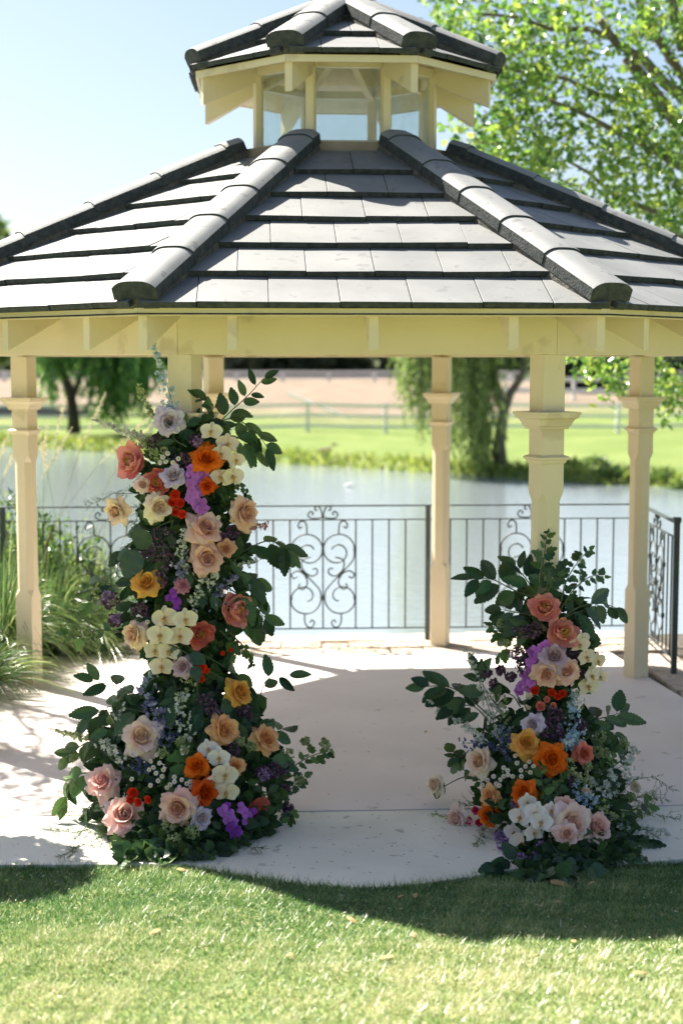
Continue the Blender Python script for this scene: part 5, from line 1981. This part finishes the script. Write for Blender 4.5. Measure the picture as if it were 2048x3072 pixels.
F2([(1720, 2340), (1760, 2400), (1790, 2390)], 36, 20, 'bluewhite', 'larkspur_spike', 'pale blue florets low at right', 24, (-.03, -.03))
F2([(1780, 2380), (1810, 2330), (1880, 2290), (1900, 2240)], 60, 23, 'white', 'larkspur_spike', 'white bell spray at right', 24)
F2([(1780, 2430), (1830, 2450), (1880, 2440)], 44, 18, 'greenwhite', 'larkspur_spike', 'green white bells at right', 28)
F2([(1830, 2480), (1930, 2490), (2010, 2500)], 44, 20, 'white', 'larkspur_spike', 'thin white bell spray lying right', 14)
F2([(1800, 2400), (1850, 2360), (1900, 2330)], 34, 18, 'white', 'larkspur_spike', 'white bells near the cream carnation', 20)
F2([(1380, 2440), (1330, 2450), (1290, 2440)], 30, 10, 'greenwhite', 'larkspur_spike', 'fine pale buds lying on the slab', 18)
for px, py, r_ in ((1560, 1890, 30), (1600, 1890, 26), (1550, 1960, 30), (1570, 2000, 26), (1720, 1965, 18), (1500, 2010, 14), (1530, 2030, 16), (1460, 2020, 14), (1480, 2050, 14), (1735, 2020, 16), (1660, 2145, 28), (1640, 2190, 26), (1670, 2200, 24), (1740, 2180, 24), (1720, 2340, 22), (1640, 2250, 22)):
    cluster(Rr, px, py, r_, 70, 7, 'plum', 'plum_bud_cluster', 'dark plum cluster of tiny buds', -.01)
for px, py, r_ in ((1500, 2510, 22), (1512, 2535, 24), (1530, 2560, 22), (1560, 2580, 22), (1600, 2575, 18), (1575, 2490, 14), (1545, 2410, 14), (1620, 2540, 16)):
    cluster(Rr, px, py, r_, 60, 7, 'lilac', 'lilac_cluster', 'lilac cluster of tiny flowers low at the front', -.03)
for px, py, r_ in ((1800, 2210, 18), (1790, 2255, 18), (1815, 2260, 14), (1870, 2230, 18), (1760, 2300, 14), (1890, 2390, 14), (1500, 1870, 10), (1520, 1930, 10)):
    cluster(Rr, px, py, r_, 55, 7, 'greenwhite', 'viburnum_head', 'small green white flower head', -.03)
B = lambda *a, **k_: branch(Rr, *a, **k_)
B([(1620, 1800), (1540, 1770), (1480, 1740), (1430, 1735)], 9, 84, GREY + GREEN, droop=.1, lab='grey green toothed leaves reaching left')
B([(1610, 1790), (1580, 1740), (1550, 1705)], 6, 78, GREEN, droop=.1)
B([(1620, 1850), (1560, 1840), (1510, 1830)], 7, 84, GREY, droop=.1)
B([(1610, 1880), (1560, 1880), (1530, 1900)], 6, 74, GREY + GREEN, droop=.2)
B([(1690, 1850), (1740, 1820), (1800, 1810), (1850, 1825)], 9, 88, GREY, droop=.7, spread=55, lab='grey green toothed leaves drooping right')
B([(1680, 1860), (1720, 1840), (1760, 1830)], 5, 78, GREEN, droop=.4)
B([(1625, 1800), (1620, 1740), (1630, 1680), (1640, 1605)], 18, 36, LIGHT[:2] + GREEN, IVY, nm='vine', droop=.0, spread=70, lab='upright leafy vine in front of the post')
B([(1680, 1810), (1700, 1740), (1730, 1690), (1765, 1650)], 16, 36, LIGHT[:2] + GREEN, IVY, nm='vine', droop=.0, spread=70)
B([(1680, 1830), (1720, 1770), (1770, 1730), (1810, 1730)], 15, 30, LIGHT[:2] + GREEN, IVY, nm='vine', droop=.0, spread=70)
B([(1640, 1780), (1660, 1740), (1680, 1710)], 8, 44, GREEN, IVY, nm='vine', droop=.1)
B([(1570, 1920), (1510, 1900), (1480, 1880)], 12, 42, LIGHT, IVY, nm='vine', droop=.2, spread=65)
B([(1560, 1960), (1520, 1950), (1500, 1970)], 7, 38, LIGHT, IVY, nm='vine', droop=.2)
B([(1480, 2160), (1400, 2090), (1340, 2060), (1280, 2060)], 10, 84, GREEN, droop=.3, lab='dark toothed leaves reaching left over the floor')
B([(1470, 2170), (1420, 2120), (1360, 2120)], 8, 78, GREEN, droop=.4)
B([(1500, 2130), (1450, 2060), (1430, 2020)], 6, 70, GREEN, droop=.2)
B([(1560, 2120), (1540, 2090), (1520, 2080)], 4, 60, GREEN)
B([(1740, 2200), (1790, 2160), (1830, 2150), (1855, 2140)], 7, 84, GREEN, droop=.1, lab='dark toothed leaves at right')
B([(1740, 2230), (1800, 2190), (1840, 2200)], 6, 84, GREEN, droop=.2)
B([(1600, 2150), (1580, 2130), (1570, 2110)], 4, 64, GREEN)
B([(1450, 2300), (1400, 2260), (1370, 2290)], 7, 62, GREEN, droop=.3)
B([(1430, 2320), (1390, 2310), (1360, 2260)], 7, 52, LIGHT, ROUND, droop=.2)
B([(1470, 2350), (1400, 2330), (1330, 2360), (1310, 2362)], 3, 46, GREEN, ROUND, droop=.5, t0=.6, lab='bare stem of the cream rose')
B([(1640, 2440), (1630, 2380), (1620, 2300)], 14, 34, LIGHT, IVY, nm='vine', droop=.0, spread=65, dy=(-.05, -.05))
B([(1660, 2420), (1670, 2370), (1690, 2330)], 12, 32, LIGHT, IVY, nm='vine', droop=.0, spread=65, dy=(-.05, -.05))
B([(1780, 2300), (1830, 2260), (1860, 2230)], 12, 42, LIGHT, IVY, nm='vine', droop=.0)
B([(1780, 2320), (1840, 2300), (1880, 2260)], 12, 40, LIGHT, IVY, nm='vine', droop=.0)
B([(1780, 2520), (1860, 2540), (1930, 2570)], 16, 38, LIGHT + GREEN, IVY, nm='vine', droop=.1, spread=65, lab='vine trailing over the slab edge at right')
B([(1760, 2540), (1820, 2570), (1890, 2580)], 14, 38, LIGHT + GREEN, IVY, nm='vine', droop=.1, spread=65)
B([(1840, 2500), (1900, 2520), (1960, 2530)], 10, 42, GREEN, IVY, nm='vine', droop=.0)
B([(1860, 2420), (1930, 2430), (1960, 2400)], 12, 38, LIGHT, IVY, nm='vine', droop=.1)
B([(1650, 2520), (1665, 2550), (1690, 2575)], 4, 62, GREY, ROUND, droop=.2, dy=(-.02, -.04))
B([(1580, 2570), (1590, 2590), (1600, 2580)], 3, 64, GREY, ROUND, droop=.2, dy=(-.06, -.06))
B([(1560, 2580), (1520, 2590), (1490, 2600)], 6, 60, GREEN, ROUND, droop=.1)
B([(1680, 2560), (1720, 2600), (1760, 2610)], 8, 64, GREEN, ROUND, droop=.1)
B([(1600, 2600), (1640, 2630), (1680, 2640)], 8, 62, GREEN, ROUND, droop=.1)
for pts in ([(1840, 2400), (1900, 2340), (1960, 2330), (2020, 2370)], [(1850, 2420), (1940, 2380), (2000, 2400)], [(1860, 2450), (1950, 2440), (2040, 2460)], [(1840, 2470), (1920, 2480), (1980, 2520)], [(1850, 2400), (1900, 2390), (1930, 2420)], [(1460, 2480), (1440, 2510), (1430, 2540)], [(1430, 2400), (1390, 2420), (1360, 2440)], [(1800, 2350), (1850, 2330), (1880, 2340)]):
    ferny(Rr, pts, 26, 48, 'fern_frond', 'feathery green frond at right')

# fine litter on the slab and floor: petals, seed husks, leaf crumbs
n = 420
lx = rng.uniform(-1.7, 1.6, n)
ly = np.where(rng.random(n) < .6, rng.uniform(-2.85, -1.97, n), rng.uniform(-1.94, 1.2, n))
ok_ = ly > np.interp(lx, ex, ey) + .03
lx, ly = lx[ok_], ly[ok_]
n = len(lx)
P = np.stack([lx, ly, np.full(n, .004)], 1)
a = rng.uniform(0, 2 * PI, n)
D = np.stack([np.cos(a), np.sin(a), np.zeros(n)], 1)
M['litter'] = leafmat('litter', [G(.05, .04, .025), G(.10, .08, .05), G(.22, .15, .08), G(.06, .10, .04)], .1, .8)
o = link('litter', cloud_mesh('litter', P, D, rng.uniform(.004, .014, n), 'litter', .5, .1, np.tile(np.array([0, 0, 1.0]), (n, 1))))
o['kind'] = 'stuff'
o['label'] = 'dark leaf crumbs and husks scattered on the concrete'
n = 1300
lx = rng.uniform(-1.9, 1.8, n)
ly = -2.5 - rng.random(n) * 2.2
ok_ = ly < np.interp(lx, ex, ey) - .01
lx, ly = lx[ok_], ly[ok_]
n = len(lx)
P = np.stack([lx, ly, lawn_z(lx, ly) + rng.uniform(.010, .022, n)], 1)
a = rng.uniform(0, 2 * PI, n)
D = np.stack([np.cos(a), np.sin(a), rng.normal(size=n) * .25], 1)
M['straw'] = leafmat('straw', [G(.30, .22, .11), G(.55, .48, .28), G(.78, .72, .52), G(.85, .82, .68)], .2, .7)
o2 = link('lawn_clippings', cloud_mesh('lawn_clippings', P, D, rng.uniform(.006, .020, n), 'straw', .22, .05, np.tile(np.array([0, 0, 1.0]), (n, 1)) + rng.normal(size=(n, 3)) * .3))
o2['kind'] = 'stuff'
o2['label'] = 'dry straw coloured clippings lying in the lawn'
o2['category'] = 'clippings'
o['category'] = 'litter'

# ------------------------------------------------------------------ fallen leaves and petals on the lawn and slab
mb = MB()
vs, fs = petal(1, .3, 10, -20, 3, .12, 0, 0, .6, .03, 5, 6)
mb.add(vs, fs)
DEAD = mb.mesh('fallen_leaf', 'deadleaf', True)
deb = [(1650, 2650, 64, 'large curled brown leaf on the lawn before the right flowers'), (1780, 2648, 24, 'small yellow leaf on the shaded lawn below the right flowers'), (1210, 2690, 22, 'brown leaf on the shaded lawn just below the slab bulge'),
       (1245, 2682, 26, 'ochre leaf at the shaded lawn edge right of the bulge'), (1665, 2710, 24, 'brown leaf in the middle of the right lawn shadow'), (880, 2865, 24, 'dark brown leaf on the sunlit lawn at centre left'), (1040, 2752, 40, 'pale dry leaf on the lawn at the shadow rim left of centre'),
       (1180, 2875, 44, 'pale straw leaf lying on the sunlit lawn at centre'), (1720, 2830, 34, 'tan leaf on the sunlit lawn below the shadow at right'), (1240, 2798, 26, 'brown leaf on the shadow edge right of centre'), (1900, 2925, 50, 'long straw leaf on the sunlit lawn at right'),
       (1280, 2195, 16, 'tiny brown leaf on the gazebo floor between the flowers'), (530, 2610, 34, 'crumpled tan leaf at the slab edge below the left flowers'), (480, 2790, 36, 'pale leaf on the sunlit lawn at left')]
for px, py, s_, lb in deb:
    r_ = at(px, py, -3.0) - Vector(CAM)
    q = Vector(CAM)
    for k_ in range(400):
        q = Vector(CAM) + r_ * (.6 + k_ * .004)
        gzv = float(min(lawn_z(np.array(q.x), np.array(q.y)), .45)) + .022 if q.y < np.interp(q.x, ex, ey) else .004
        if q.z < gzv:
            break
    q.z = gzv
    sc = s_ * (q.y - CAM[1]) / FPX
    o = link('fallen_leaf', DEAD, None, Matrix.Translation(q) @ Matrix.Rotation(random.uniform(0, 6.28), 4, 'Z') @ Matrix.Rotation(random.uniform(-.2, .3), 4, 'X') @ Matrix.Scale(sc, 4))
    tag(o, lb, 'leaf', 'fallen leaves')
